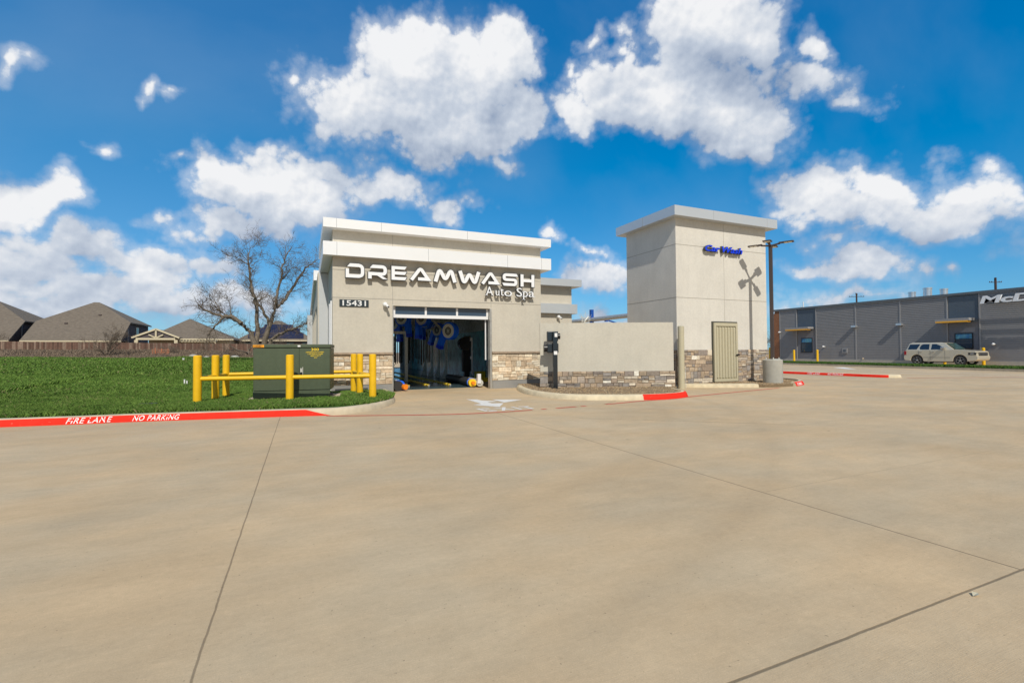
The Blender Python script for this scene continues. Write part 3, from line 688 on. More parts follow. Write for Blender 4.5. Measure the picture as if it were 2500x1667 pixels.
# ---------------- stone veneer ----------------
LIGHT = [(.66,.54,.40),(.72,.62,.47),(.60,.47,.33),(.68,.57,.44),(.55,.42,.29),(.74,.66,.53)]
DARK = [tuple(q*1.38 for q in c) for c in [(.22,.17,.13),(.30,.235,.17),(.26,.22,.18),(.18,.15,.13),(.33,.255,.18),(.24,.20,.165),(.29,.22,.155),(.20,.18,.165)]]+[(.62,.54,.43)]
def stones(T, x0, x1, z0, z1, pal, seed, white=.04, d=.05, course=(.16,.30), blk=(.16,.46)):
    r = random.Random(seed); mb = MB(T); mb.box(x0, x1, -.012, .0, z0, z1, tuple(.45*q for q in pal[0]))
    def stone(xa, xb, za, zb):
        c = r.choice(pal); k = r.uniform(.78, 1.22)
        if r.random() < white and xb-xa < .4: c = (.80,.75,.65); k = 1
        c = tuple(q*k for q in c); g_ = .0025; dp = d*r.uniform(.6, 1.0); j = lambda: r.uniform(-.004, .004)
        X0, X1, Z0, Z1 = xa+g_, xb-g_, za+g_, zb-g_
        xm = r.uniform(.3,.7)*(X1-X0)+X0; zm = r.uniform(.3,.7)*(Z1-Z0)+Z0; e = .007
        vs = [(X0,-.011,Z0),(X1,-.011,Z0),(X1,-.011,Z1),(X0,-.011,Z1),(X0+e+j(),-dp+j(),Z0+e+j()),(X1-e+j(),-dp+j(),Z0+e+j()),(X1-e+j(),-dp+j(),Z1-e+j()),(X0+e+j(),-dp+j(),Z1-e+j()),(xm,-dp-r.uniform(.0,.012),zm)]
        mb.add(vs, [(0,1,5,4),(1,2,6,5),(2,3,7,6),(3,0,4,7),(4,5,8),(5,6,8),(6,7,8),(7,4,8)], c)
    z = z0
    while z < z1-.005:
        h = r.uniform(*course); h = z1-z if z1-z-h < course[0]*.7 else h; x = x0
        while x < x1-.001:
            l = r.uniform(blk[0]*1.3, blk[1]*1.3); l = x1-x if x1-x-l < blk[0] else l
            n = r.choice((1,2,2,3,3)) if h > .2 else r.choice((1,2,2)); cuts = sorted(r.uniform(.25,.75) if n == 2 else (i+1)/n+r.uniform(-.08,.08) for i in range(n-1)); zz = [z]+[z+h*c_ for c_ in cuts]+[z+h]
            for za, zb in zip(zz, zz[1:]):
                if l > .30 and r.random() < .65: m = x+l*r.uniform(.3,.7); stone(x, m, za, zb); stone(m, x+l, za, zb)
                else: stone(x, x+l, za, zb)
            x += l
        z += h
    return mb

# ---------------- CAR WASH ----------------
YF = 16.98; WX0, WX1 = .81, 8.67; DX0, DX1, DZ = 2.81, 6.50, 3.065
cw = thing('car_wash_building', (4.74, YF, 0), 'beige stucco car wash tunnel with pale metal fascias and an open roll-up bay', 'building')
mb = MB()
mb.box(WX0, DX0, YF, YF+.25, 0, 5.6); mb.box(DX1, WX1, YF, YF+.25, 0, 5.6); mb.box(DX0, DX1, YF, YF+.25, DZ, 5.6)
mb.box(WX0, WX0+.25, YF+.25, 22.4, 0, 5.6); mb.box(WX1-.25, WX1, YF+.25, 22.4, 0, 5.6); mb.box(WX0+.25, WX1-.25, 22.15, 22.4, 4.4, 5.6)
mb.box(.42, .81, 20.52, 22.4, 0, 4.64)
mb.box(.42, 1.06, 22.4, 41, 0, .9); mb.box(.42, 1.06, 22.4, 41, 3.5, 4.64)     # unseen side window openings, added to light the tunnel
for k in range(7): y_ = 22.4+k*3.05; mb.box(.42, 1.06, y_, y_+.3, .9, 3.5)
mb.box(WX1, 12.2, 20.5, 20.75, 0, 4.62); mb.box(11.95, 12.2, 20.75, 41, 0, 4.62)
mb.box(WX1-.25, WX1, 22.4, 41, 0, 4.62)
mb.build('wall', 'stucco', cw)
mb = MB(); mb.box(.08, .42, 38, 45, 0, 4.2); mb.build('rear_wall', 'stucco', cw)
mb = MB(); mb.box(.47, .806, 20.49, 20.515, 0, 4.64); mb.build('side_panel', 'panel_grey', cw)
mb = MB(); mb.box(.09, .418, 37.97, 37.995, 0, 4.2); mb.build('side_panel', 'panel_grey', cw)
# roofs
mb = MB(); mb.box(WX0+.25, WX1-.25, 22.4, 41, 4.42, 4.62); mb.box(WX1, 11.95, 20.75, 41, 4.42, 4.6); mb.build('roof', 'ceiling_dark', cw)
# fascias
mb = MB(); mb.box(.50, 8.98, 16.65, 22.6, 5.573, 5.885); fa = mb.build('fascia', 'fascia', cw)
mb = MB(); mb.box(.50, 8.98, 16.65, YF-.001, 4.655, 5.105); mb.box(.50, WX0-.001, YF-.001, 22.8, 4.655, 5.105); mb.box(WX1+.001, 8.98, YF-.001, 22.6, 4.655, 5.105)
mb.box(.30, .74, 22.8, 45, 4.655, 5.105); fb = mb.build('fascia', 'fascia', cw)
mb = MB(); mb.box(8.0, 12.55, 20.1, 21.2, 4.60, 4.94); mb.box(12.2, 12.55, 21.2, 41, 4.60, 4.94); fc = mb.build('fascia', 'fascia_grey', cw)
mb = MB(); mb.box(8.675, 12.40, 20.28, 20.497, 3.27, 3.74); mb.box(12.203, 12.40, 20.497, 41, 3.27, 3.74); fd = mb.build('fascia', 'fascia_grey', cw)
for fp, xs, z0, z1, Y in ((fa, [PY(p, 560, 16.65)[0] for p in (821.5, 931, 1141)], 5.575, 5.883, 16.65), (fb, [PY(p, 610, 16.65)[0] for p in (822.5, 1046, 1239, 1322)], 4.657, 5.103, 16.65)):
    boxes('seam', 'seam', fp, *[(x-.006, x+.006, Y-.003, Y+.01, z0, z1) for x in xs])
# joints
mb = MB()
for z in (3.285, 4.235): mb.box(WX0, WX1, YF-.004, YF+.01, z-.012, z+.012)
for x in (2.80, 6.52): mb.box(x-.008, x+.008, YF-.003, YF+.008, 3.10, 5.57)
mb.box(WX0-.004, WX0+.01, YF+.012, 20.4, 3.273, 3.297)
mb.box(8.98, 12.2, 20.496, 20.51, 4.185, 4.205)
mb.build('control_joint', 'joint', cw)
# stone base
IT = Matrix.Translation((0, YF, 0))
stones(IT, WX0+.0, DX0-.02, .31, 1.33, LIGHT, 11).build('stone_veneer', 'stone', cw)
stones(IT, DX1+.05, WX1, .31, 1.33, LIGHT, 12).build('stone_veneer', 'stone', cw)
for x0, x1 in ((WX0-.06, DX0-.01), (DX1+.04, WX1+.03)):
    mb = MB(); mb.prism([(YF+.0,1.325),(YF-.07,1.325),(YF-.10,1.35),(YF-.10,1.40),(YF-.04,1.425),(YF+.0,1.425)], x0, x1, 'x'); mb.build('stone_cap', 'cap', cw)
    mb = MB(); mb.box(x0+.02, x1-.02, YF-.06, YF-.001, 0, .305); pb_ = mb.build('plinth', 'grey_base', cw)
mb = MB(); mb.box(WX0+.08, 1.95, YF-.064, YF-.05, .085, .20); mb.build('vent', 'dark_vent', cw)
# side trim at the left corner
boxes('side_trim', 'white_frame', cw, (WX0-.05, WX0-.004, YF+.35, YF+.5, .1, 3.2), (WX0-.05, WX0-.004, YF+1.5, YF+1.7, .1, 3.2))
mb = MB(); mb.box(WX0-.03, WX0-.006, YF+.5, YF+1.5, .1, 3.2); mb.build('side_glass', 'door_glass', cw)
# roll-up door
dr = MB(); dy = YF+.14; zb = 2.655
dr.box(DX0+.03, DX1-.05, dy, dy+.05, zb, zb+.12)
for x in (DX0+.03, 3.98, 5.17, DX1-.12): dr.box(x, x+.075, dy, dy+.05, zb+.12, DZ-.01)
door = dr.build('roll_up_door', 'white_frame', cw)
gl = MB()
for a_, b_ in ((DX0+.105, 3.98), (4.055, 5.17), (5.245, DX1-.12)): gl.box(a_, b_, dy+.02, dy+.03, zb+.12, DZ-.01)
gl.build('door_glass', 'door_glass', door)
boxes('door_jamb', 'steel', cw, (DX1-.035, DX1+.04, YF-.02, YF+.2, 0, DZ-.002), (DX0-.02, DX0+.012, YF-.012, YF+.12, 0, DZ-.002))
mb = MB(); mb.box(DX1-.13, DX1-.09, YF+.26, YF+.31, 1.1, 2.7); mb.build('door_track', 'white_frame', cw)
# interior lining
boxes('wall_lining', 'teal_wall', cw, (1.07, 1.10, YF+.26, 22.4, .0, 4.33), (8.37, 8.41, 22.5, 41, 0, 2.5))
mb = MB(); mb.box(8.37, 8.41, YF+.26, 22.5, 0, 4.33); mb.box(8.37, 8.41, 22.5, 41, 2.5, 4.33); mb.build('wall_lining', 'dark_wall', cw)
mb = MB(); mb.box(1.06, 8.42, YF+.25, 41, 4.34, 4.38); mb.build('ceiling', 'ceiling_dark', cw)
mb = MB(); mb.box(1.06, 2.4, 41, 41.2, 0, 4.4); mb.box(7.4, 8.42, 41, 41.2, 0, 4.4); mb.box(2.4, 7.4, 41, 41.2, 3.4, 4.4); mb.build('rear_wall', 'dark_wall', cw)
fl = MB(); fl.box(1.1, 6.3, 17.95, 41, .004, .02); fl.box(6.3, 8.37, 22, 41, .004, .02); struct(fl.build('floor', 'floor_dark'))

# cloth strips hanging across the tunnel
def curtain(Y, x0, x1, z0, z1, seed, label):
    r = random.Random(seed); t = thing('strip_curtain', ((x0+x1)/2, Y, z1), label, 'curtain')
    mb = MB(); mb.box(x0, x1, Y-.05, Y+.05, z1, z1+.12); mb.build('rail', 'galv', t)
    mb = MB(); x = x0
    while x < x1:
        wd = r.uniform(.04, .09); zz = z0+r.uniform(0, .5); k = r.uniform(-.15, .15); mb.box(x, x+wd, Y+k, Y+k+.02, zz, z1); x += wd+r.uniform(.0, .075)
    mb.build('strips', 'strip', t)
curtain(33, 1.4, 8.0, .5, 2.9, 3, 'dark hanging cloth strips deep inside the wash tunnel')
curtain(29.5, 1.2, 4.2, .6, 2.8, 4, 'dark cloth strips on the tunnel left side behind the dryer arches')

# dryer arches and blowers
def arch(X0, X1, Y, zt, label, gus=True):
    t = thing('dryer_arch', ((X0+X1)/2, Y, 0), label, 'frame', 'galvanised arches inside the wash tunnel')
    for X, s in ((X0, 1), (X1, -1)):
        mb = MB(); mb.box(X-.06, X+.06, Y-.06, Y+.06, .03, zt); mb.box(X-.13, X+.13, Y-.13, Y+.13, .01, .03)
        mb.add([(X+s*.06,Y-.03,.03),(X+s*.28,Y-.03,.03),(X+s*.06,Y-.03,.6),(X+s*.06,Y+.03,.03),(X+s*.28,Y+.03,.03),(X+s*.06,Y+.03,.6)], [(0,1,2),(3,5,4),(0,3,4,1),(1,4,5,2),(2,5,3,0)])
        mb.build('post', 'galv', t)
        mb = MB(); mb.bar((X, Y, zt-.02), (X+s*.75, Y, zt+.75), .10); mb.build('brace', 'galv', t)
    mb = MB(); mb.box(X0+.75, X1-.75, Y-.05, Y+.05, zt+.68, zt+.80); mb.build('crossbeam', 'galv', t)
arch(2.0, 6.75, 24.2, 2.35, 'nearest galvanised dryer arch inside the wash tunnel')
arch(2.0, 6.72, 25.6, 2.35, 'second galvanised dryer arch behind the nearest one')
arch(2.0, 6.70, 27.0, 2.35, 'third galvanised dryer arch behind the second')
arch(2.0, 6.68, 28.6, 2.35, 'farthest galvanised dryer arch deep in the tunnel')
def u_frame(X0, X1, Y, zt, label):
    t = thing('pipe_frame', ((X0+X1)/2, Y, 0), label, 'frame')
    mb = MB(); mb.box(X0-.06, X0+.06, Y-.06, Y+.06, .02, zt); mb.build('post', 'galv', t)
    mb = MB(); mb.box(X1-.07, X1+.07, Y-.07, Y+.07, .02, zt); mb.build('post', 'galv', t)
    mb = MB(); mb.box(X0-.06, X1+.07, Y-.06, Y+.06, zt, zt+.13); mb.build('crossbeam', 'galv', t)
    for k in range(3):
        x = X0+.35+k*(X1-X0-.8)/2.2; mb = MB(); mb.cyl((x, Y+.1, .1), (x, Y+.1, zt-.1), .035, n=8)
        for j in range(9): mb.box(x-.04, x+.04, Y+.0, Y+.06, .35+j*.22, .40+j*.22)
        mb.build('spray_bar', 'steel', t)
u_frame(2.2, 4.35, 22.6, 2.28, 'galvanised square frame with spray bars on the tunnel left side')
def blower(px, py, D, rad, side, ang, label):
    lat = (px-1250)/F*D; d = ray(px, py); d = d*(D/(M[2] @ d)); c = Vector((float(d[0]), float(d[1]), float(H+d[2])))
    t = thing('blower', tuple(c), label, 'blower', 'blue dryer blowers in the tunnel')
    ax = Vector((-c.x*.25, -1, 0)).normalized(); rt = Vector((0,0,1)).cross(-ax)*-1; rt = Vector((1,0,0)); rt = (rt-ax*rt.dot(ax)).normalized()
    mb = MB(); mb.cyl(c-ax*.16, c+ax*.10, rad, n=32); mb.build('housing', 'blue_plastic', t, smooth=True)
    mb = MB(); mb.ring(c+ax*.10, ax, rad*.80, rad*.47, .03, 28); mb.build('inlet_ring', 'cream', t, smooth=True)
    mb = MB(); mb.cyl(c+ax*.101, c+ax*.112, rad*.47, n=20); mb.build('grille', 'black', t)
    mb = MB()
    for k in range(8):
        a_ = k*math.pi/8; u = rt*math.cos(a_)+Vector((0,0,1))*math.sin(a_); mb.bar(c+ax*.118-u*rad*.44, c+ax*.118+u*rad*.44, .012)
    mb.cyl(c+ax*.112, c+ax*.126, rad*.12, n=10); mb.build('guard', 'galv', t)
    dn = (rt*math.sin(ang)*side-Vector((0,0,1))*math.cos(ang)); pp = rt*math.cos(ang)*side+Vector((0,0,1))*math.sin(ang)
    s0 = c+pp*rad*.70+dn*rad*-.1; L1 = rad*2.1
    def duct(a0, a1, wd, m, nm):
        mb = MB(); vs = []
        for p in (a0, a1):
            for e1, e2 in ((-1,-1),(1,-1),(1,1),(-1,1)): vs.append(p+pp*e1*wd+ax*(e2*.12-.03))
        mb.add(vs, [(0,1,2,3),(7,6,5,4),(0,4,5,1),(1,5,6,2),(2,6,7,3),(3,7,4,0)]); return mb.build(nm, m, t)
    duct(s0, s0+dn*L1, rad*.29, 'blue_plastic', 'duct'); duct(s0+dn*L1, s0+dn*(L1+rad*.42), rad*.33, 'blue_letter', 'nozzle')
    mb = MB(); mb.bar(c-ax*.2+Vector((0,0,rad*.9)), c-ax*.2+Vector((0,0,max(rad, 3.9-c.z))), .08); mb.build('hanger', 'galv', t)
blower(983, 777, 22.6, .38, 1, .06, 'blue blower nearest the left door jamb')
blower(1032, 777, 22.8, .40, -1, .0, 'blue blower second from the left, under the door glass')
blower(1098, 808, 21.3, .40, -1, .42, 'lowest blue blower, right of centre in the bay')
blower(1070, 806, 26, .40, -1, .40, 'partly hidden blower behind the lowest one')
blower(962, 790, 24.5, .40, 1, .06, 'blower half hidden behind the left jamb')
blower(1040, 785, 25.5, .40, -1, .0, 'blower behind the second one from the left')

# conveyor with yellow rollers
cv = thing('conveyor', (4.2, 24, 0), 'floor conveyor with yellow segmented guide rails in the wash bay', 'conveyor')
mb = MB(); mb.box(3.9, 5.3, 19.0, 36, .02, .05); mb.build('track', 'black_gloss', cv)
for X in (3.75, 4.55, 5.45):
    mb = MB(); tp_y = [(19.0, .03)]
    for k in range(38): y_ = 19.0+k*.42; tp_y += [(y_, .10), (y_+.2, .10), (y_+.2, .052), (y_+.42, .052)]
    tp_y += [(35.0, .03)]
    for k in range(len(tp_y)-1):     # one castellated strip
        (ya_, za_), (yb_, zb2_) = tp_y[k], tp_y[k+1]; mb.add([(X-.05,ya_,za_),(X+.05,ya_,za_),(X+.05,yb_,zb2_),(X-.05,yb_,zb2_)], [(0,1,2,3)]); mb.add([(X-.05,ya_,.03),(X-.05,yb_,.03),(X-.05,yb_,zb2_),(X-.05,ya_,za_)], [(0,1,2,3)])
    bm_ = mb.build('guide_blocks', 'caution', cv); q_ = bmesh.new(); q_.from_mesh(bm_.data); bmesh.ops.remove_doubles(q_, verts=q_.verts, dist=1e-5); q_.to_mesh(bm_.data); q_.free()
    mb = MB(); mb.cyl((X, 18.9, .06), (X, 35, .06), .035, n=8); mb.build('guide_rail', 'steel', cv)
# floor rollers with motors
def roller(px0, py0, px1, py1, label, rad=.16):
    a_ = Vector((*G(px0, py0, 0), rad+.02)); b_ = Vector((*G(px1, py1, 0), rad+.02)); d = (b_-a_).normalized()
    t = thing('wheel_scrubber', (b_.x, b_.y, 0), label, 'scrubber')
    mb = MB(); mb.cyl(a_, b_-d*.42, rad, n=24); mb.build('drum', 'plastic_dark', t, smooth=True)
    mb = MB(); mb.cyl(b_-d*.42, b_-d*.34, rad*1.08, n=24); mb.build('band', 'blue_plastic', t, smooth=True)
    mb = MB(); mb.cyl(b_-d*.34, b_-d*.12, rad*.98, n=24); mb.build('motor_cover', 'caution', t, smooth=True)
    mb = MB(); mb.cyl(b_-d*.12, b_+d*.04, rad*.42, n=16); mb.build('motor', 'orange', t, smooth=True)
    n_ = Vector((-d.y, d.x, 0)); n_ = n_ if n_.x > 0 else -n_
    mb = MB(); mb.cyl(a_+n_*.28, b_+n_*.26+d*.03, rad*.85, n=20); mb.build('cover', 'galv', t, smooth=True)
    mb = MB(); mb.box(b_.x+.15, b_.x+.28, b_.y-.1, b_.y+.05, rad, rad+.38); mb.build('bracket', 'white_frame', t)
roller(1096, 930, 1156, 946, 'dark roller with blue band and yellow motor lying across the bay entrance')
t = thing('wheel_scrubber', (2.98, 17.6, 0), 'short roller with orange motor beside the left door jamb', 'scrubber')
mb = MB(); mb.cyl((2.62,18.8,.19), (3.08,17.45,.19), .19, n=24); mb.build('drum', 'plastic_dark', t, smooth=True)
mb = MB(); mb.cyl((3.22,17.75,.15), (3.34,17.4,.15), .10, n=20); mb.build('motor', 'orange', t, smooth=True)
mb = MB(); mb.cyl((3.12,18.05,.2), (3.22,17.75,.2), .17, n=20); mb.build('band', 'blue_plastic', t, smooth=True)
mb = MB(); mb.box(2.9, 3.2, 17.9, 18.5, .3, .36); mb.build('cover', 'white_frame', t)
# black pedestal inside
kx_, ky_ = 7.3, 22.4
t = thing('pedestal', (kx_, ky_, 0), 'tall black pedestal with rounded head standing in the wash bay', 'pedestal')
mb = MB(); mb.box(kx_-.12, kx_+.12, ky_-.1, ky_+.1, 0, .55); mb.box(kx_-.22, kx_+.17, ky_-.14, ky_+.14, .45, 2.0); mb.build('column', 'black', t)
mb = MB(); mb.cyl((kx_-.1, ky_-.15, 1.82), (kx_-.1, ky_+.15, 1.82), .33, n=24); mb.box(kx_-.1, kx_+.17, ky_-.145, ky_+.145, 1.6, 2.2); mb.build('head', 'black_gloss', t)
boxes('conduit', 'white_frame', t, (kx_+.19, kx_+.25, ky_-.17, ky_-.1, .3, 2.1)); boxes('junction_box', 'white_frame', t, (kx_+.12, kx_+.24, ky_-.19, ky_-.171, 1.05, 1.2), (kx_+.12, kx_+.24, ky_-.19, ky_-.171, 1.95, 2.12))
t = thing('sensor_post', (7.95, 20.2, 0), 'slim black sensor post by the bay right wall', 'post')
mb = MB(); mb.cyl((7.95,20.2,0), (7.95,20.2,1.15), .025, n=10); mb.build('post', 'black', t); boxes('head', 'black', t, (7.84, 7.99, 20.1, 20.2, 1.15, 1.27)); boxes('hook', 'black', t, (7.80, 7.86, 20.1, 20.16, 1.271, 1.38))
t = thing('wheel_stop', (7.9, 19.9, 0), 'low yellow steps at the foot of the bay right wall', 'step')
mb = MB(); mb.box(7.5, 8.3, 21.0, 21.4, 0, .18); mb.build('step', 'caution', t); mb = MB(); mb.box(7.9, 8.35, 22.6, 23.0, 0, .42); mb.build('step', 'caution', t)
# small security cameras
def camera_thing(x, y, z, label, dx=.0, dy=-1, s=1.):
    t = thing('security_camera', (x, y, z), label, 'camera', 'white wall cameras'); u = Vector((dx, dy, 0)).normalized()
    p = Vector((x, y, z)); mb = MB(); mb.cyl(p, p+u*.05*s, .07*s, n=16); mb.build('mount', 'white_paint', t, smooth=True)
    mb = MB(); mb.sphere(p+u*.13*s+Vector((0,0,-.02)), .085*s); mb.build('dome', 'white_paint', t, smooth=True)
    q = p+u*.17*s+Vector((.05*s,0,-.06*s)); mb = MB(); mb.cyl(q, q+u*.12*s+Vector((.03,0,-.05))*s, .045*s, n=12); mb.build('lens_barrel', 'white_paint', t, smooth=True)
    q2 = q+u*.121*s+Vector((.03,0,-.05))*s; mb = MB(); mb.cyl(q2, q2+u*.006, .03*s, n=12); mb.build('lens', 'black', t)
camera_thing(2.53, YF, 3.10, 'white dome camera on the front wall between the address plate and the bay')
camera_thing(*[(PY(1361, 773, 20.5)[0])], 20.5, PY(1361, 773, 20.5)[1], 'white camera on the set-back wall right of the bay building')
t = thing('wall_light', (9.1, 20.5, 2.95), 'white wedge wall light on the set-back wall beside the bay building', 'light')
mb = MB(); mb.prism([(20.5,2.90),(20.25,2.93),(20.2,2.97),(20.5,3.07)], 8.9, 9.3, 'x'); mb.build('housing', 'white_paint', t)
t = thing('security_camera', (6.3, 26, 3.3), 'small white camera inside on the bay right wall', 'camera')
p = Vector((8.33, 23.5, 3.2)); t.location = p; mb = MB(); mb.sphere(p+Vector((-.1,0,0)), .07); mb.build('dome', 'white_paint', t, smooth=True); mb = MB(); mb.cyl(p+Vector((-.1,0,0)), p+Vector((-.32,-.1,-.02)), .045, n=10); mb.build('lens_barrel', 'white_paint', t, smooth=True)

# ---- DREAMWASH lettering ----
W_ = .235
def L_(name):
    w2 = W_/2; S = stroke
    if name == 'D': return 1.32, [S([(.20,1-w2),(.95,1-w2),(1.32-w2,.80),(1.32-w2,.20),(.95,w2),(w2,w2),(w2,.62)], W_, [0,.25,.22,.22,.25,0,0], e0=.10)]
    if name == 'R': return 1.32, [S([(.20,1-w2),(1.30-w2,1-w2),(1.30-w2,.36),(w2,.36),(w2,0)], W_, [0,.23,.23,0,0], e0=.10),
                                  [(.62,.238),(.94,.238),(1.34,0),(1.02,0)]]
    if name == 'E': return 1.12, [[(0,0),(1.0,0),(1.12,.225),(.235,.225),(.235,.39),(.98,.39),(1.12,.62),(.235,.62),(.235,.78),(.98,.78),(1.12,1),(0,1)]]
    if name == 'A': return 1.60, [S([(.13,0),(.80,1.00),(1.38,.11),(.62,.11)], .25, [0,.16,0,0], e0=.0)]
    if name == 'M': return 1.60, [S([(.13,0),(.40,.95),(.80,.14),(1.20,.95),(1.47,0)], .25, [0,.13,.13,.13,0])]
    if name == 'W': return 1.60, [S([(.13,1),(.42,.05),(.80,.86),(1.18,.05),(1.47,1)], .25, [0,.13,.13,.13,0])]
    if name == 'S': return 1.16, [S([(1.14,1-w2),(w2,1-w2),(w2,.5),(1.14-w2,.5),(1.14-w2,w2),(.02,w2)], W_*.96, [0,.17,.17,.17,.17,0], e0=-.06, e1=-.06)]
    if name == 'H': return 1.14, [[(0,0),(.24,0),(.24,.38),(.90,.38),(.90,0),(1.14,0),(1.14,1),(.90,1),(.90,.61),(.24,.61),(.24,1),(0,1)]]
sign = thing('letter_sign', (4.8, YF, 3.95), 'big white futuristic DREAMWASH letters standing off the stucco front', 'sign')
zb0, zt0 = 3.955, 4.435; hh = zt0-zb0
# letter left/right edges read off the facade
bounds = [('D',844,889),('R',899,946),('E',956,993),('A',1001,1053),('M',1059,1115),('W',1119,1173),('A',1175,1221),('S',1226,1265),('H',1271,1304.5)]
for nm, a_, b_ in bounds:
    x0 = PY(a_, 680, YF-.2)[0]; x1 = PY(b_, 690, YF-.2)[0]; wd, loops = L_(nm)
    for dep, m_, z0_, gr in ((.09, 'letter_side', .10, .022), (.012, 'letter_white', .191, 0)):
        me = poly_mesh(loops[:1], dep)
        meshes = [me]+[poly_mesh([l], dep-.002*(i+1)) for i, l in enumerate(loops[1:])]
        allv = []
        for q in meshes:
            v = np.zeros(len(q.vertices)*3); q.vertices.foreach_get('co', v); allv.append(v.reshape(-1,3))
        cat = np.concatenate(allv); mn, mx_ = cat.min(0), cat.max(0)
        MBx = MB()
        for q, v in zip(meshes, allv):
            v = v.copy(); v[:,0] = (v[:,0]-mn[0])/(mx_[0]-mn[0])*(x1-x0+2*gr)+x0-gr; v[:,1] = (v[:,1]-mn[1])/(mx_[1]-mn[1])*(hh+2*gr)+zb0-gr; v[:,2] += z0_+dep/2
            MBx.add([(float(p[0]), YF-float(p[2]), float(p[1])) for p in v], [tuple(f.vertices) for f in q.polygons])
        if m_ == 'letter_side': lt = MBx.build('letter', m_, sign)
        else: MBx.build('letter_face', m_, lt)
# Auto Spa
sign2 = thing('letter_sign', (7.3, YF, 3.6), 'small white serif letters Auto Spa below the big sign', 'sign')
ss = [('A',1186,1204,3.545,3.89,0),('u',1210,1219,3.56,3.76,0),('t',1221.5,1229.5,3.56,3.84,0),('o',1231,1250,3.55,3.765,0),('S',1261,1274.5,3.555,3.895,0),('p',1277,1288.5,3.44,3.77,0),('a',1290.5,1304.5,3.555,3.775,0)]
for ch, a_, b_, z0_, z1_, _ in ss:
    x0 = PY(a_, 700, YF-.2)[0]; x1 = PY(b_, 700, YF-.2)[0]
    me = fit(text_mesh(ch, .09, .012), x0-.012, x1+.012, z0_-.012, z1_+.012); lt = place('letter', me, Matrix.Translation((0,YF-.10,0)) @ FRONT, 'letter_side', sign2)
    me = fit(text_mesh(ch, .012, .0), x0, x1, z0_, z1_); place('letter_face', me, Matrix.Translation((0,YF-.191,0)) @ FRONT, 'letter_white', lt)
    mb = MB()
    if ch == 'A': mb.box(x0-.03, x0+.07, YF-.203, YF-.188, z0_, z0_+.018); mb.box(x1-.07, x1+.03, YF-.203, YF-.188, z0_, z0_+.018)
    elif ch == 'p': mb.box(x0-.03, x0+.09, YF-.203, YF-.188, z0_, z0_+.018); mb.box(x0-.03, x0+.02, YF-.203, YF-.188, z1_-.03, z1_-.012)
    elif ch == 'u': mb.box(x0-.03, x0+.02, YF-.203, YF-.188, z1_-.018, z1_); mb.box(x1-.01, x1+.03, YF-.203, YF-.188, z0_, z0_+.018)
    else: mb.box(x1-.01, x1+.025, YF-.203, YF-.188, z0_+.005, z0_+.02)
    mb.build('serif', 'letter_white', lt)
# address plate
pl = thing('address_sign', (1.5, YF, 3.1), 'dark address plate with white numerals 15431 on the front wall', 'sign')
x0, x1 = PY(828.6, 740, YF-.03)[0], PY(900, 745, YF-.03)[0]
mb = MB(); mb.box(x0, x1, YF-.03, YF-.006, 2.985, 3.225); mb.build('plate', 'plate', pl)
me = fit(text_mesh('15431', .006, .014), x0+.10, x1-.09, 3.013, 3.2); place('numerals', me, Matrix.Translation((0,YF-.031,0)) @ FRONT, 'white_paint', pl)

# ---------------- transformer and bollards ----------------
TT = Trot(TRC.x, TRC.y, TRA)
tf = thing('transformer', (*tr_pt(.95, .6)[:2], .15), 'dark green padmounted transformer cabinet with yellow stencilled ratings', 'transformer')
Wd, Dp, zb_, zt_ = 1.93, 1.25, .22, 1.655
mb = MB(TT); mb.box(.0, Wd, .02, Dp, zb_+.16, zt_-.10); mb.build('cabinet', 'green_metal', tf, bevel=.006)
mb = MB(TT); mb.box(-.015, Wd+.015, -.03, Dp+.02, zt_-.09, zt_); mb.build('lid', 'green_metal', tf, bevel=.012)
mb = MB(TT); mb.box(.02, Wd*.59-.006, -.012, .02, zb_+.19, zt_-.11); mb.build('door', 'green_metal', tf, bevel=.004)
mb = MB(TT); mb.box(Wd*.59+.006, Wd-.01, -.016, .02, zb_+.19, zt_-.11); d2 = mb.build('door', 'green_metal', tf, bevel=.004)
mb = MB(TT); mb.box(.0, Wd, -.02, .03, zb_, zb_+.17); mb.build('skirt', 'green_metal', tf, bevel=.004)
mb = MB(TT); mb.box(.02, Wd-.02, .0, Dp-.02, .15, zb_); mb.build('base', 'pad_dark', tf)
mb = MB(TT); mb.box(Wd*.59-.006, Wd*.59+.006, -.010, .018, zb_+.18, zt_-.10); mb.build('door_gap', 'green_dark', tf)
boxes('handle', 'galv', d2, (1.17, 1.21, -.05, -.016, .88, 1.0), (1.225, 1.24, -.06, -.016, .82, 1.03), T=TT); mb = MB(TT); mb.cyl((1.195,-.07,.86), (1.195,-.03,.86), .035, n=12); mb.build('padlock', 'black', d2)
mb = MB(TT); mb.box(.0, .27, -.036, -.031, zt_-.082, zt_-.012); pt_ = mb.build('number_plate', 'orange_plate', tf)
mb = MB(TT); mb.box(1.10, 1.17, -.034, -.031, zt_-.07, zt_-.025); mb.build('sticker', 'white_paint', tf)
def on_tr(s, x0, x1, z0, z1, m_, par, y=-.018, off=.01, sh=0): place('lettering', fit(text_mesh(s, .002, off, sh), x0, x1, z0, z1), TT @ Matrix.Translation((0, y, 0)) @ FRONT, m_, par)
on_tr('1225831', .012, .225, zt_-.076, zt_-.02, 'black', pt_, -.0375, .008)
on_tr('300', 1.44, 1.64, 1.475, 1.55, 'caution', d2, off=.014)
on_tr('24940GRDY/14400', 1.30, 1.765, 1.42, 1.455, 'caution', d2, off=.008, sh=.15); on_tr('12470GY/7200', 1.35, 1.74, 1.37, 1.405, 'caution', d2, off=.008, sh=.15)
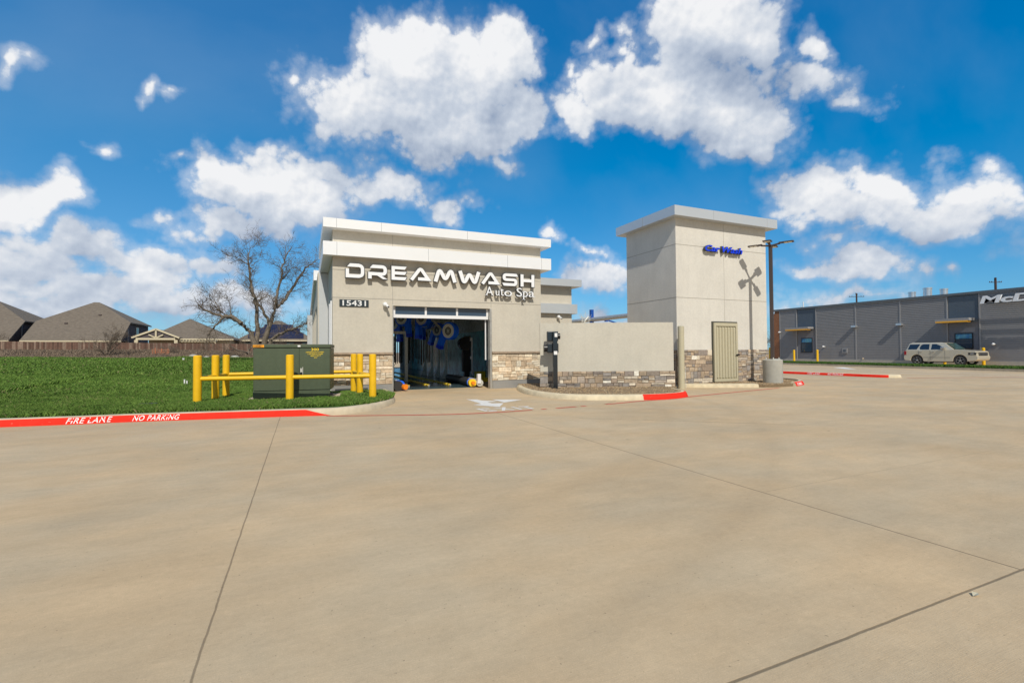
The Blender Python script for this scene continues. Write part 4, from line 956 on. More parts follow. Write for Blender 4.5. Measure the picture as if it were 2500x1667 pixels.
on_tr('480Y/277', 1.42, 1.69, 1.32, 1.355, 'caution', d2, off=.008, sh=.15); on_tr('DV', 1.52, 1.60, 1.27, 1.305, 'caution', d2, off=.008, sh=.15)
pd = MB(TT); pd.box(-.24, Wd+.24, -.12, Dp+.3, .10, .165); tag(pd.build('concrete_pad', 'pad', bevel=.01), 'tan concrete pad under the green transformer', 'pad')

GUARD = 'yellow pipe guard posts round the transformer'
posts = [((-2.50,14.05), 'yellow bollard at the near left corner of the transformer guard', .15), ((-2.30,15.30), 'yellow bollard midway along the left side of the transformer guard', .10), ((-2.22,16.60), 'yellow bollard at the far left corner of the transformer guard', .07),
         ((-.39,13.66), 'yellow bollard standing in front of the green transformer doors', .15), ((1.66,13.32), 'yellow bollard at the near right corner of the guard, beside the drive', .15), ((1.52,15.25), 'yellow bollard midway along the right side of the transformer guard', .10), ((1.45,16.55), 'yellow bollard at the far right corner, against the bay wall', .07)]
gr_ = thing('guard_rail', (-.4, 14.9, .1), 'yellow pipe guard railing with seven bollards boxing in the green transformer', 'guard rail')
for (x, y), lb, zb1 in posts:
    mb = MB(); mb.cyl((x, y, 0), (x, y, 1.355), .095, n=32)
    mb.cyl((x, y, 1.355), (x, y, 1.375), .095, .07, n=32)
    o = mb.build('bollard', 'yellow', gr_, smooth=True)
def rail(a_, b_, z):
    A_ = Vector((*posts[a_][0], z)); B_ = Vector((*posts[b_][0], z)); d = (B_-A_).normalized(); mb = MB(); mb.cyl(A_+d*.08, B_-d*.08, .055, n=20); mb.build('rail', 'yellow', gr_, smooth=True)
for a_, b_ in ((0,3),(3,4),(0,1),(1,2),(4,5),(5,6)): rail(a_, b_, .785)
rail(2, 6, .785)

# ---------------- masonry wall, sliding gate post, kiosk ----------------
dW = WR-WL; LW = dW.length; aW = math.atan2(dW.y, dW.x); TW = Trot(WL.x, WL.y, aW)
mw = thing('masonry_wall', (*(WL+dW/2), 0), 'low beige stucco screen wall on a brown stone base', 'wall')
mb = MB(TW); mb.box(0, LW, 0, .2, .05, 2.41); mb.build('stucco_panel', 'stucco_wall', mw)
stones(TW, -.02, LW+.03, .12, .70, DARK, 31, white=.05).build('stone_veneer', 'stone', mw)
mb = MB(TW); mb.box(LW+.002, LW+.03, -.04, .2, .12, .70); mb.build('stone_return', 'cap', mw)
gx, gy = 12.60, 13.42
gp = thing('yard_gate', (gx, gy, .1), 'beige steel yard gate standing open on a thick round post', 'gate')
mb = MB(); mb.cyl((gx,gy,-.02), (gx,gy,2.29), .114, n=28); mb.cyl((gx,gy,2.29), (gx,gy,2.32), .114, .06, n=28); mb.build('post', 'gate_beige', gp, smooth=True)
ge = Vector((13.28, 14.06)); gs = Vector((gx, gy)); gd = (ge-gs).normalized(); gs2 = gs+gd*.16
TG = Trot(gs2.x, gs2.y, math.atan2(gd.y, gd.x)); GL = (ge-gs2).length
mb = MB(TG); mb.box(0, .07, -.03, .03, .25, 2.2); mb.box(GL-.07, GL, -.03, .03, .25, 2.2); mb.box(.07, GL-.07, -.03, .03, 2.12, 2.2); mb.box(.07, GL-.07, -.03, .03, .25, .33); mb.build('frame', 'gate_beige', gp)
mb = MB(TG); mb.box(.07, GL-.07, -.008, .008, .33, 2.12)
for k in range(4): mb.box(.10+k*.14, .16+k*.14, -.024, -.008, .36, 2.10)
mb.build('panel', 'gate_beige', gp)
mb = MB(); mb.cyl((gx+.22,gy+.02,.02), (gx+.22,gy+.02,.85), .012, n=8); mb.build('drop_rod', 'galv', gp)
kx2, ky2 = 7.77, 14.18
ks = thing('traffic_signal_post', (kx2, ky2, .12), 'short black post with two round-hooded signal heads before the screen wall', 'signal')
CT = Trot(kx2, ky2, R(-20))
mb = MB(CT); mb.box(-.075, .075, -.075, .075, .1, 2.08); mb.build('post', 'black_gloss', ks, bevel=.008)
mb = MB(CT); mb.box(-.12, .12, -.12, .12, .14, .16); mb.build('base_plate', 'black', ks)
mb = MB(CT); mb.box(-.255, .13, .085, .28, 1.76, 2.10); h1 = mb.build('signal_head', 'black_gloss', ks, bevel=.03)
mb = MB(CT); mb.cyl((.12,.17,1.93), (.20,.17,1.93), .10, n=24); mb.build('hood', 'black', h1)
mb = MB(CT); mb.box(-.255, .14, .085, .28, 1.36, 1.69); h2 = mb.build('signal_head', 'black_gloss', ks, bevel=.03)
mb = MB(CT); mb.cyl((-.36,.18,1.52), (-.25,.18,1.52), .125, n=24); mb.build('hood', 'black', h2)
boxes('sticker', 'white_paint', ks, (-.02, .072, -.082, -.077, 1.90, 2.03), (-.05, .065, -.082, -.077, 1.30, 1.42), T=CT)

# ---------------- tower ----------------
tw = thing('tower', ((TX0+TX1)/2, TY0, 0), 'square pale stucco tower with a flat overhanging metal cornice', 'tower')
mb = MB(); mb.box(TX0, TX1, TY0, TY1, 0, 6.66); mb.build('wall', 'stucco_pale', tw)
mb = MB(); mb.box(TX0-.33, TX1+.33, TY0-.33, TY1+.33, 6.64, 7.02); cf = mb.build('cornice', 'fascia_grey', tw)
boxes('seam', 'seam', cf, (TX0+.33+1.35, TX0+.33+1.36, TY0-.334, TY0-.3, 6.642, 7.018), (TX1-.3, TX1-.29, TY0-.334, TY0-.3, 6.642, 7.018), (TX0-.334, TX0-.3, TY0+1.55, TY0+1.57, 6.642, 7.018))
mb = MB()
for z in (PY(1653, 725.5, TY0)[1], PY(1653, 596, TY0)[1]): mb.box(TX0, TX1, TY0-.004, TY0+.01, z-.010, z+.010); mb.box(TX0-.004, TX0+.01, TY0+.012, TY1, z-.010, z+.010)
xj = PY(1766, 580, TY0)[0]; mb.box(xj-.007, xj+.007, TY0-.003, TY0+.01, 2.6, 6.63); mb.build('control_joint', 'joint', tw)
GX0, GX1, GZ0, GZ1 = PY(1740, 860, TY0)[0], PY(1797, 860, TY0)[0], .13, 2.53
IT = Matrix.Translation((0, TY0, 0))
stones(IT, TX0-.03, GX0-.07, .08, 1.43, DARK, 41, white=.05).build('stone_veneer', 'stone', tw)
stones(IT, GX1+.08, TX1+.04, .08, 1.43, [tuple(q*1.12 for q in c) for c in DARK], 42, white=.02).build('stone_veneer', 'stone', tw)
stones(Trot(TX0, TY1, R(-90)), 0, TY1-TY0, .08, 1.43, DARK, 43).build('stone_veneer', 'stone', tw)
mb = MB(); mb.box(GX0-.055, GX1+.06, TY0-.03, TY0-.002, GZ0-.06, GZ1+.055); mb.build('door_recess', 'gate_dark', tw)
dd = MB(); dd.box(GX0, GX0+.10, TY0-.10, TY0-.035, GZ0, GZ1); dd.box(GX1-.10, GX1, TY0-.10, TY0-.035, GZ0, GZ1); dd.box(GX0+.10, GX1-.10, TY0-.10, TY0-.035, GZ1-.13, GZ1); dd.box(GX0+.10, GX1-.10, TY0-.10, TY0-.035, GZ0, GZ0+.12)
door2 = dd.build('louvred_door', 'gate_beige', tw)
mb = MB(); n7 = 7; wv_ = (GX1-GX0-.2)/n7
for k in range(n7):
    x = GX0+.10+k*wv_; mb.add([(x+wv_*.12,TY0-.04,GZ0+.14),(x+wv_*.28,TY0-.095,GZ0+.16),(x+wv_*.82,TY0-.095,GZ0+.16),(x+wv_*.88,TY0-.04,GZ0+.14),(x+wv_*.12,TY0-.04,GZ1-.15),(x+wv_*.28,TY0-.095,GZ1-.20),(x+wv_*.82,TY0-.095,GZ1-.20),(x+wv_*.88,TY0-.04,GZ1-.15)], [(0,1,5,4),(1,2,6,5),(2,3,7,6),(0,3,2,1),(4,5,6,7)])
mb.box(GX0+.10, GX1-.10, TY0-.039, TY0-.036, GZ0+.12, GZ1-.13)
mb.build('louvre', 'gate_beige', door2)
mb = MB(); mb.box(GX1-.05, GX1+.04, TY0-.15, TY0-.10, 1.18, 1.25); mb.box(GX1-.16, GX1-.05, TY0-.16, TY0-.13, 1.20, 1.23); mb.build('handle', 'black', door2)
cwsign = thing('letter_sign', (16, TY0, 5.6), 'blue italic Car Wash letters mounted on the tower', 'sign')
for s, a_, b_ in (('Car', 1721.5, 1758.5), ('Wash', 1763, 1812.5)):
    x0 = PY(a_, 605, TY0-.15)[0]; x1 = PY(b_, 612, TY0-.15)[0]; z0_, z1_ = 5.415, 5.66
    me = fit(text_mesh(s, .10, .028, .30, 1.0), x0-.012, x1+.012, z0_-.012, z1_+.012); q = place('word', me, Matrix.Translation((0,TY0-.05,0)) @ FRONT, 'letter_side', cwsign)
    me = fit(text_mesh(s, .012, .020, .30, 1.0), x0, x1, z0_, z1_); place('word_face', me, Matrix.Translation((0,TY0-.151,0)) @ FRONT, 'blue_letter', q)

# ---------------- street lamp ----------------
lx, ly = 17.14, 13.22
lp = thing('street_lamp', (lx, ly, .1), 'tall brown parking lot lamp with four flat heads on a round concrete base', 'lamp')
mb = MB(); mb.cyl((lx,ly,.08), (lx,ly,1.0), .36, n=48); mb.cyl((lx,ly,1.0), (lx,ly,1.02), .36, .34, n=48); mb.build('base', 'concrete_base', lp, smooth=True)
mb = MB(); mb.box(lx-.2, lx+.2, ly-.2, ly+.2, 1.02, 1.045)
for sx in (-1, 1):
    for sy in (-1, 1): mb.cyl((lx+sx*.16,ly+sy*.16,1.04), (lx+sx*.16,ly+sy*.16,1.11), .018, n=8)
mb.build('base_plate', 'galv', lp)
zt1 = 5.62
mb = MB(Trot(lx, ly, R(28))); mb.box(-.065, .065, -.065, .065, 1.04, zt1); mb.build('pole', 'pole_brown', lp, bevel=.01)
for k in range(4):
    T_ = Trot(lx, ly, R(28+90*k), zt1)
    mb = MB(T_); mb.bar((.06,0,-.02), (.34,0,.03), .07, .06); arm = mb.build('arm', 'pole_brown', lp)
    mb = MB(T_); mb.box(.30, .45, -.06, .06, .02, .08); mb.prism([(.45,-.15),(.78,-.15),(.82,-.11),(.82,.11),(.78,.15),(.45,.15)], .03, .065); hd = mb.build('lamp_head', 'pole_brown', lp)
    boxes('lens', 'lens', hd, (.49, .61, -.11, .11, .024, .029), (.63, .75, -.11, .11, .024, .029), T=T_)

# ---------------- vacuum canopy pieces behind the wall ----------------
va = thing('vacuum_pipe', (14, 30, 0), 'long grey overhead vacuum pipe seen between the bay building and the tower', 'pipe')
Yv = 31.0
def pv(x, y, Y=Yv): q = PY(x, y, Y); return (q[0], Y, q[1])
mb = MB(); mb.cyl(pv(1385, 787, 34), pv(1600, 763, 26), .17, n=20); mb.build('pipe', 'steel', va, smooth=True)
vb = thing('vacuum_post', (16, Yv+.1, 0), 'blue steel post with curved blue boom behind the screen wall', 'post')
q = pv(1444.5, 756, 31.5); mb = MB(); mb.box(q[0]-.12, q[0]+.12, 31.4, 31.64, 0, q[2]); mb.build('post', 'blue_steel', vb)
pts = [pv(1455, 776, 31), pv(1480, 780, 31), pv(1505, 789, 31), pv(1530, 801, 31)]; mb = MB()
for a_, b_ in zip(pts, pts[1:]): mb.cyl(a_, b_, .06, n=10)
mb.build('boom', 'blue_steel', vb, smooth=True)
mb = MB(); mb.box(pts[1][0]-.1, pts[1][0]+.1, 30.9, 31.1, pts[1][2]-.16, pts[1][2]+.04); mb.build('bracket', 'blue_steel', vb)
pts = [pv(1436, 774, 30.8), pv(1428, 783, 30.8), pv(1426, 800, 30.8)]; mb = MB()
for a_, b_ in zip(pts, pts[1:]): mb.cyl(a_, b_, .05, n=10)
for k in range(60):
    a_ = Vector(pv(random.uniform(1418,1438), random.uniform(772,790), 30.8)); mb.cyl(a_, a_+Vector((random.uniform(-.3,.3), 0, random.uniform(-.2,.4))), .008, n=4)
mb.build('hose', 'galv', vb)

# ---------------- restaurant ----------------
RX = 52.8; RZ0, RZT = .08, 6.30
def ry(px, py=780): return PX(px, py, RX)[0]
def rz(px, py): return PX(px, py, RX)[1]
rb = thing('restaurant_building', (RX, 22, 0), 'long charcoal clad restaurant with a flat roof and drive-through windows', 'building')
yL, yR = ry(1903), -6.0
mb = MB(); mb.box(RX+.04, RX+16, yR, yL, 0, RZT-.25); mb.build('wall', 'charcoal', rb)
mb = MB(); mb.box(RX-.12, RX+16.2, yR, ry(1889)+.1, RZT-.22, RZT); mb.build('roof_edge', 'roof_edge', rb)
panels = [(1904, 1945), (1992, 2089), (2089, 2198), (2198, 2313), (2392, None)]
for a_, b_ in panels:
    sd = MB(); y1_ = ry(a_)-.06; y0_ = (ry(b_)+.06) if b_ else yR; z = RZ0+.25; k = 0
    while z < RZT-.3:
        h = .165; sd.add([(RX-.035,y0_,z),(RX-.035,y1_,z),(RX-.024,y1_,z+h-.022),(RX-.024,y0_,z+h-.022),(RX+.04,y0_,z),(RX+.04,y1_,z),(RX+.04,y0_,z+h-.022),(RX+.04,y1_,z+h-.022)], [(0,1,2,3),(4,5,1,0),(3,2,7,6),(0,3,6,4),(1,5,7,2)]); z += h
    sd.build('siding', 'charcoal', rb); boxes('trim', 'charcoal_trim', rb, (RX-.06, RX+.03, y1_, y1_+.10, RZ0+.2, RZT-.24))
    if b_: boxes('trim', 'charcoal_trim', rb, (RX-.058, RX+.03, y0_-.10, y0_, RZ0+.2, RZT-.242))
boxes('upper_panel', 'slate_panel', rb, (RX+.0, RX+.035, ry(1992)+.1, ry(1945)-.1, 3.72, RZT-.26), (RX+.0, RX+.035, ry(2392)+.1, ry(2313)-.1, 3.72, RZT-.26))
boxes('lower_panel', 'slate_low', rb, (RX+.0, RX+.035, ry(1992)+.1, ry(1945)-.1, RZ0, 3.69), (RX+.0, RX+.035, ry(2392)+.1, ry(2313)-.1, RZ0, 3.69))
mb = MB(); ys_, ye_ = yL, ry(1889.5); mb.box(RX+.1, RX+.2, ys_, ye_, RZ0, RZT-.25)
for k in range(7): y_ = ys_+.05+k*(ye_-ys_)/7.; mb.box(RX-.06, RX+.1, y_, y_+.10, RZ0, RZT-.5)
mb.build('wood_slats', 'wood_slat', rb)
mb = MB(); mb.box(RX-.12, RX+.0, yR, ye_, 0, RZ0+.24); mb.build('foundation', 'concrete_base', rb)
def canopy(a_, b_, py):
    z = rz((a_+b_)/2, py); y1_, y0_ = ry(a_), ry(b_)
    mb = MB(); mb.box(RX-1.0, RX-.02, y0_, y1_, z, z+.22); c_ = mb.build('canopy', 'charcoal_trim', rb)
    mb = MB(); mb.box(RX-1.03, RX-.4, y0_+.1, y1_-.05, z-.13, z-.002); mb.build('canopy_light', 'golden', c_)
canopy(1930, 1986, 804); canopy(2297, 2380, 784)
def rwin(a_, b_, t_, bt, split):
    y1_, y0_ = ry(a_), ry(b_); z1_, z0_ = rz((a_+b_)/2, t_), rz((a_+b_)/2, bt)
    mb = MB(); mb.box(RX-.04, RX-.005, y0_, y1_, z0_, z1_); f_ = mb.build('window', 'black', rb)
    mb = MB(); mb.box(RX-.05, RX-.041, y0_+.08, y1_-.08, z0_+.08, z0_+(z1_-z0_)*split); mb.build('pane', 'window_blue', f_)
    mb = MB(); mb.box(RX-.05, RX-.041, y0_+.08, y1_-.08, z0_+(z1_-z0_)*split+.06, z1_-.08); mb.build('screen', 'screen_blue', f_)
rwin(1955, 1982.5, 825, 860, .66); rwin(2330, 2375, 813, 852, .60)
for a_, py, lb in ((2088, 797, 'left'), (2199, 792, 'right')):
    y_ = ry(a_); z = rz(a_, py); wl_ = thing('wall_light', (RX, y_, z), 'silver box downlight on charcoal siding, the %s one of two' % lb, 'light', 'wall lights on the restaurant')
    mb = MB(); mb.box(RX-.42, RX-.04, y_-.22, y_+.22, z-.10, z+.10); mb.build('housing', 'alu', wl_)
for a_, py, lb in ((1906, 811, 'white dome camera near the wood slats of the restaurant'), (2013, 846, 'white dome camera right of the small restaurant window'), (2428, 840, 'white dome camera right of the large restaurant window')):
    y_ = ry(a_); z = rz(a_, py); wl_ = thing('security_camera', (RX, y_, z), lb, 'camera', 'cameras on the restaurant')
    mb = MB(); mb.cyl((RX-.04,y_,z), (RX-.3,y_,z), .05, n=8); mb.build('mount', 'white_paint', wl_); mb = MB(); mb.sphere((RX-.34,y_,z), .10); mb.build('dome', 'white_paint', wl_, smooth=True)
y_ = ry(2062); z = rz(2062, 856); ob = thing('electric_box', (RX, y_, z), 'small grey electrical outlet box low on the charcoal siding', 'box')
mb = MB(); mb.box(RX-.12, RX-.04, y_-.26, y_+.26, z-.25, z+.25); mb.build('box', 'charcoal_trim', ob); mb = MB(); mb.box(RX-.135, RX-.121, y_-.13, y_+.13, z-.13, z+.13); mb.build('cover', 'slate_panel', ob)
y_ = ry(2107); z = rz(2107, 875); ob = thing('hose_bib', (RX, y_, z), 'small brass hose tap low on the charcoal siding', 'tap'); mb = MB(); mb.cyl((RX-.04,y_,z), (RX-.22,y_,z), .05, n=8); mb.cyl((RX-.2,y_,z-.1), (RX-.2,y_,z+.08), .045, n=8); mb.build('valve', 'pad', ob)
# roof vents
for a_, b_, t_, lb in ((2216,2237,714,'shortest round metal roof vent, leftmost of three'), (2252,2277,704,'tallest round metal roof vent, middle of three'), (2293,2316,706,'round metal roof vent, rightmost of three')):
    X_ = RX+4.5; y0_, _ = PX(b_, 720, X_); y1_, z1_ = PX(a_, t_, X_); t_ = thing('roof_vent', (X_, (y0_+y1_)/2, RZT-.3), lb, 'vent', 'metal vents on the restaurant roof')
    rr_ = (y1_-y0_)/2*.9; mb = MB(); mb.cyl((X_,(y0_+y1_)/2,RZT-.3), (X_,(y0_+y1_)/2,z1_-.1), rr_*.92, n=24); mb.build('duct', 'alu', t_, smooth=True); mb = MB(); mb.cyl((X_,(y0_+y1_)/2,z1_-.12), (X_,(y0_+y1_)/2,z1_), rr_, rr_, n=24); mb.build('rim', 'alu', t_, smooth=True)
X_ = RX+3; yy, z1_ = PX(1961, 737, X_); t_ = thing('roof_antenna', (X_, yy, RZT-.2), 'thin white antenna on the restaurant roof near its left end', 'antenna'); mb = MB(); mb.cyl((X_,yy,RZT-.3), (X_,yy,z1_), .06, n=8); mb.cyl((X_,yy+.25,RZT-.3), (X_,yy+.25,z1_-.5), .05, n=8); mb.build('mast', 'white_paint', t_)
# sign letters
rs = thing('letter_sign', (RX-.5, ry(2440), rz(2440, 730)), 'big white bold restaurant letters beginning McD at the frame edge', 'sign')
z0_, z1_ = rz(2445, 741), rz(2445, 719.5); me = fit(text_mesh("McDonald's", .12, .028, .16, .95), 0, 8.3, 0, 1.0)
v = np.zeros(len(me.vertices)*3); me.vertices.foreach_get('co', v); v = v.reshape(-1,3)
ys0 = ry(2405.5); zc0 = rz(2407, 742.5); zc1 = rz(2440, 720.5)
v[:,1] = zc0+v[:,1]*(zc1-zc0)*1.0; v[:,0] = v[:,0]*.93; me.vertices.foreach_set('co', v.ravel())
place('lettering', me, Matrix.Translation((RX-.72, ys0, 0)) @ WEST, 'letter_white', rs)
boxes('mounting_rail', 'slate_panel', rs, (RX-.58, RX-.5, ys0-7.8, ys0-.3, zc0-.02, zc0+.08), (RX-.5, RX-.42, ys0-7.8, ys0-.3, zc1-.2, zc1-.1))
# bollards by the drive lane
RG = 'yellow bollards along the restaurant drive lane'
def rboll(px, X, zb2, tpy, lb):
    y_, _ = PX(px, 860, X); zt2 = PX(px, tpy, X)[1]; t = thing('bollard', (X, y_, zb2), lb, 'bollard', RG); mb = MB(); mb.cyl((X,y_,zb2-.1), (X,y_,zt2-.05), .11, n=20); mb.build('post', 'yellow', t, smooth=True); mb = MB(); mb.cyl((X,y_,zt2-.05), (X,y_,zt2), .11, .06, n=20); mb.build('cap', 'yellow', t, smooth=True)
rboll(1938.5, RX-.9, .0, 854, 'yellow bollard left of the small drive-through window'); rboll(1995.5, RX-.9, .0, 853.5, 'yellow bollard right of the small drive-through window')
rboll(1879.5, RX+1, .0, 848, 'yellow bollard seen between the tower and the lamp pole'); rboll(2401, RX-.6, .0, 848.5, 'yellow bollard half hidden behind the SUV bonnet')
rboll(2306, RX-.6, .0, 853, 'yellow bollard hidden behind the middle of the SUV')

# ---------------- SUV ----------------
SX = 49.4; ya, yb = PX(2207, 885, SX)[0], PX(2388, 885, SX)[0]; Ls = ya-yb; zg = .0
zS = (PX(2310, 835.5, SX)[1]-zg)/1.86
suv = thing('parked_suv', (SX+1, (ya+yb)/2, zg), 'pale gold SUV facing right in the drive-through lane', 'car')
def SU(x, z): return (ya-x/5.13*Ls, zg+z*zS)              # x metres from the rear bumper
Wc = 1.98
def arcpts(cx, r, z0, a0, a1, n=12): return [(cx+r*math.cos(a0+(a1-a0)*i/n), z0+r*math.sin(a0+(a1-a0)*i/n)) for i in range(n+1)]
prof = [(0.0,.55),(.02,.46),(.10,.38),(.45,.34)]+arcpts(.98,.46,.40,math.pi+.13,-.13,12)+[(1.5,.30),(3.45,.30)]+arcpts(3.98,.46,.40,math.pi+.13,-.13,12)+[(4.55,.34),(4.98,.38),(5.11,.50),(5.13,.70),(5.06,.78),(5.02,1.06),(4.93,1.14),(4.5,1.20),(3.72,1.27),(3.60,1.28),(.14,1.24),(.06,1.16),(.05,.80),(0,.76)]
mb = MB(); mb.prism([SU(*p) for p in prof], SX+.0, SX+Wc, 'x'); body = mb.build('body', 'car_paint', suv, bevel=.035)
def loft(lo, hi, z0_, z1_, in0, in1):
    vs = []
    for (pts_, zz, ins) in ((lo, z0_, in0), (hi, z1_, in1)):
        for x in pts_: vs.append((SX+ins, SU(x, zz)[0], SU(x, zz)[1]))
        for x in reversed(pts_): vs.append((SX+Wc-ins, SU(x, zz)[0], SU(x, zz)[1]))
    return vs
mb = MB(); mb.add(loft((.15, 3.62), (.36, 2.92), 1.23, 1.80, .06, .22), [(0,1,5,4),(1,2,6,5),(2,3,7,6),(3,0,4,7),(4,5,6,7),(0,3,2,1)]); mb.build('cabin', 'car_paint', suv, bevel=.03)
mb = MB(); vs = loft((.36, 2.92), (.55, 2.65), 1.80, 1.86, .24, .32); mb.add(vs, [(0,1,5,4),(1,2,6,5),(2,3,7,6),(3,0,4,7),(4,5,6,7)]); mb.build('roof', 'car_paint', suv)
def side_win(pts_, nm='window', m_='car_glass'):
    mb = MB(); out = []
    for x, z in pts_:
        t_ = (z-1.23)/(1.80-1.23); ins = .06+t_*.16-.012; q = SU(x, z); out.append((SX+ins, q[0], q[1]))
    mb.add(out+[(p[0]+.01, p[1], p[2]) for p in out], [tuple(range(len(out))), tuple(range(2*len(out)-1, len(out)-1, -1))]+[(i, (i+1) % len(out), len(out)+(i+1) % len(out), len(out)+i) for i in range(len(out))]); mb.build(nm, m_, suv)
side_win([(.28,1.30),(.42,1.72),(1.18,1.73),(.96,1.30)]); side_win([(1.22,1.29),(1.17,1.45),(1.28,1.68),(1.42,1.73),(1.86,1.73),(1.86,1.28)]); side_win([(2.0,1.28),(2.04,1.73),(2.32,1.73),(2.62,1.60),(2.95,1.30)])
mb = MB(); q = [(SX+.18, *SU(3.60,1.275)), (SX+Wc-.18, *SU(3.60,1.275)), (SX+Wc-.30, *SU(2.97,1.78)), (SX+.30, *SU(2.97,1.78))]
q = [(a_[0], a_[1]-.03, a_[2]+.02) for a_ in q]; mb.add(q, [(0,1,2,3)]); mb.build('windshield', 'windshield', suv)
for cx in (.98, 3.98):
    for sx in (0, 1):
        X_ = SX+.03 if sx == 0 else SX+Wc-.27; y_, z_ = SU(cx, .39); rw = .39*zS*1.02
        mb = MB(); mb.ring((X_, y_, zg+rw), (1,0,0), rw, rw*.66, .24, 32); wh = mb.build('wheel', 'tyre', suv, smooth=True)
        if sx == 0:
            mb = MB(); c_ = Vector((X_+.05, y_, zg+rw))
            for k in range(5):
                a_ = k*2*math.pi/5+.3; u = Vector((0, math.cos(a_), math.sin(a_))); mb.bar(c_+u*.04, c_+u*rw*.66, .09, .03)
            mb.ring(c_-Vector((.02,0,0)), (1,0,0), rw*.68, rw*.60, .05, 28); mb.cyl(c_-Vector((.03,0,0)), c_+Vector((.02,0,0)), .07, n=14); mb.build('rim', 'rim', wh)
            mb = MB(); mb.cyl(c_+Vector((.08,0,0)), c_+Vector((.10,0,0)), rw*.64, n=24); mb.build('brake', 'black', wh)
    y_, z_ = SU(cx, .40)
    mb = MB(); mb.ring((SX-.006, y_, z_), (1,0,0), .50*zS, .455*zS, .02, 32); 
    mb = MB(); mb.box(SX+.32, SX+Wc-.32, y_-.5, y_+.5, zg+.3, zg+.85); mb.build('wheel_well', 'black', suv)
mb = MB()
for x0_, x1_ in ((1.45, 3.5),): a_ = SU(x0_, .34); b_ = SU(x1_, .27); mb.box(SX+.02, SX+.2, b_[0], a_[0], b_[1]-.03, a_[1])
mb.build('running_board', 'plastic_dark', suv)
mb = MB()
for x_ in (1.10, 1.95, 2.98):
    a_ = SU(x_, .42); b_ = SU(x_+.012, 1.24); mb.box(SX-.004, SX+.01, b_[0], a_[0], a_[1], b_[1])
a_, b_ = SU(1.45,.62), SU(3.35,.66); mb.box(SX-.008, SX+.01, b_[0], a_[0], a_[1], a_[1]+.02); mb.build('door_line', 'plastic_dark', suv)
mb = MB()
for x_ in (1.12, 2.02): a_ = SU(x_, 1.08); mb.box(SX-.05, SX+.0, a_[0]-.26, a_[0]-.02, a_[1], a_[1]+.045)
mb.build('door_handle', 'chrome', suv)
a_ = SU(2.72, 1.32); mb = MB(); mb.box(SX-.22, SX+.06, a_[0]-.30, a_[0]-.05, a_[1], a_[1]+.17); mb.build('mirror', 'chrome', suv, bevel=.04)
a_ = SU(.05, .84); b_ = SU(.20, 1.17); mb = MB(); mb.box(SX-.012, SX+.12, b_[0], a_[0]+.01, a_[1], b_[1]); mb.build('tail_light', 'tail_red', suv)
a_ = SU(4.52, .84); b_ = SU(4.97, 1.03); mb = MB(); mb.box(SX-.012, SX+.3, b_[0]-.06, a_[0], a_[1], b_[1]); hl = mb.build('headlight', 'plastic_dark', suv, bevel=.02); mb = MB(); mb.box(SX-.02, SX-.011, b_[0]+.08, a_[0]-.14, a_[1]+.04, b_[1]-.04); mb.build('lamp', 'chrome', hl)
a_ = SU(5.05, .78); mb = MB(); mb.box(SX+.32, SX+Wc-.32, a_[0]-.035, a_[0]+.1, a_[1], a_[1]+.26); gr2 = mb.build('grille', 'plastic_dark', suv); mb = MB(); mb.box(SX+.30, SX+Wc-.30, a_[0]-.05, a_[0]-.034, a_[1]+.11, a_[1]+.16); mb.build('grille_bar', 'chrome', gr2)
mb = MB(); a_ = SU(.7,1.87); b_ = SU(2.5,1.87)
for sx in (.36, Wc-.36): mb.box(SX+sx-.02, SX+sx+.02, b_[0], a_[0], a_[1]+.02, a_[1]+.05)
for x_ in (.75, 1.6, 2.45): p = SU(x_,1.86); mb.box(SX+.34, SX+.38, p[0]-.03, p[0]+.03, p[1]-.02, p[1]+.03)
mb.build('roof_rack', 'plastic_dark', suv)

# ---------------- fence ----------------
FY = 66
mb = MB(); x = -78.; r = random.Random(2)
while x < 6:
    zb_f = float(zl(x, FY))-.05; base = (.15,.085,.06); k = r.uniform(.65, 1.3); t_ = r.random(); c = tuple(q*k for q in ((.15,.083,.06) if t_ < .75 else (.24,.165,.125)))
    zt_f = PX(0,833,0)[1] if 0 else float(np.interp(x, [-32, -6], [2.86, 2.55]))
    mb.box(x, x+.138, FY-.01*(r.random() < .5), FY+.03, zb_f, zt_f+r.uniform(-.015,.015), c); x += .145
fn = thing('wooden_fence', (-35, FY, .8), 'long weathered brown board fence behind the green field', 'fence')
mb.build('boards', 'fence', fn, fixn=False)
for zz in (.35, 1.3):
    mb = MB(); mb.add([(-78,FY+.035,.9+zz),(6,FY+.035,.7+zz),(6,FY+.035,.8+zz),(-78,FY+.035,1.0+zz),(-78,FY+.08,.9+zz),(6,FY+.08,.7+zz),(6,FY+.08,.8+zz),(-78,FY+.08,1.0+zz)], [(0,1,2,3),(4,7,6,5),(3,2,6,7),(0,4,5,1)]); mb.build('rail', 'pole_wood', fn)

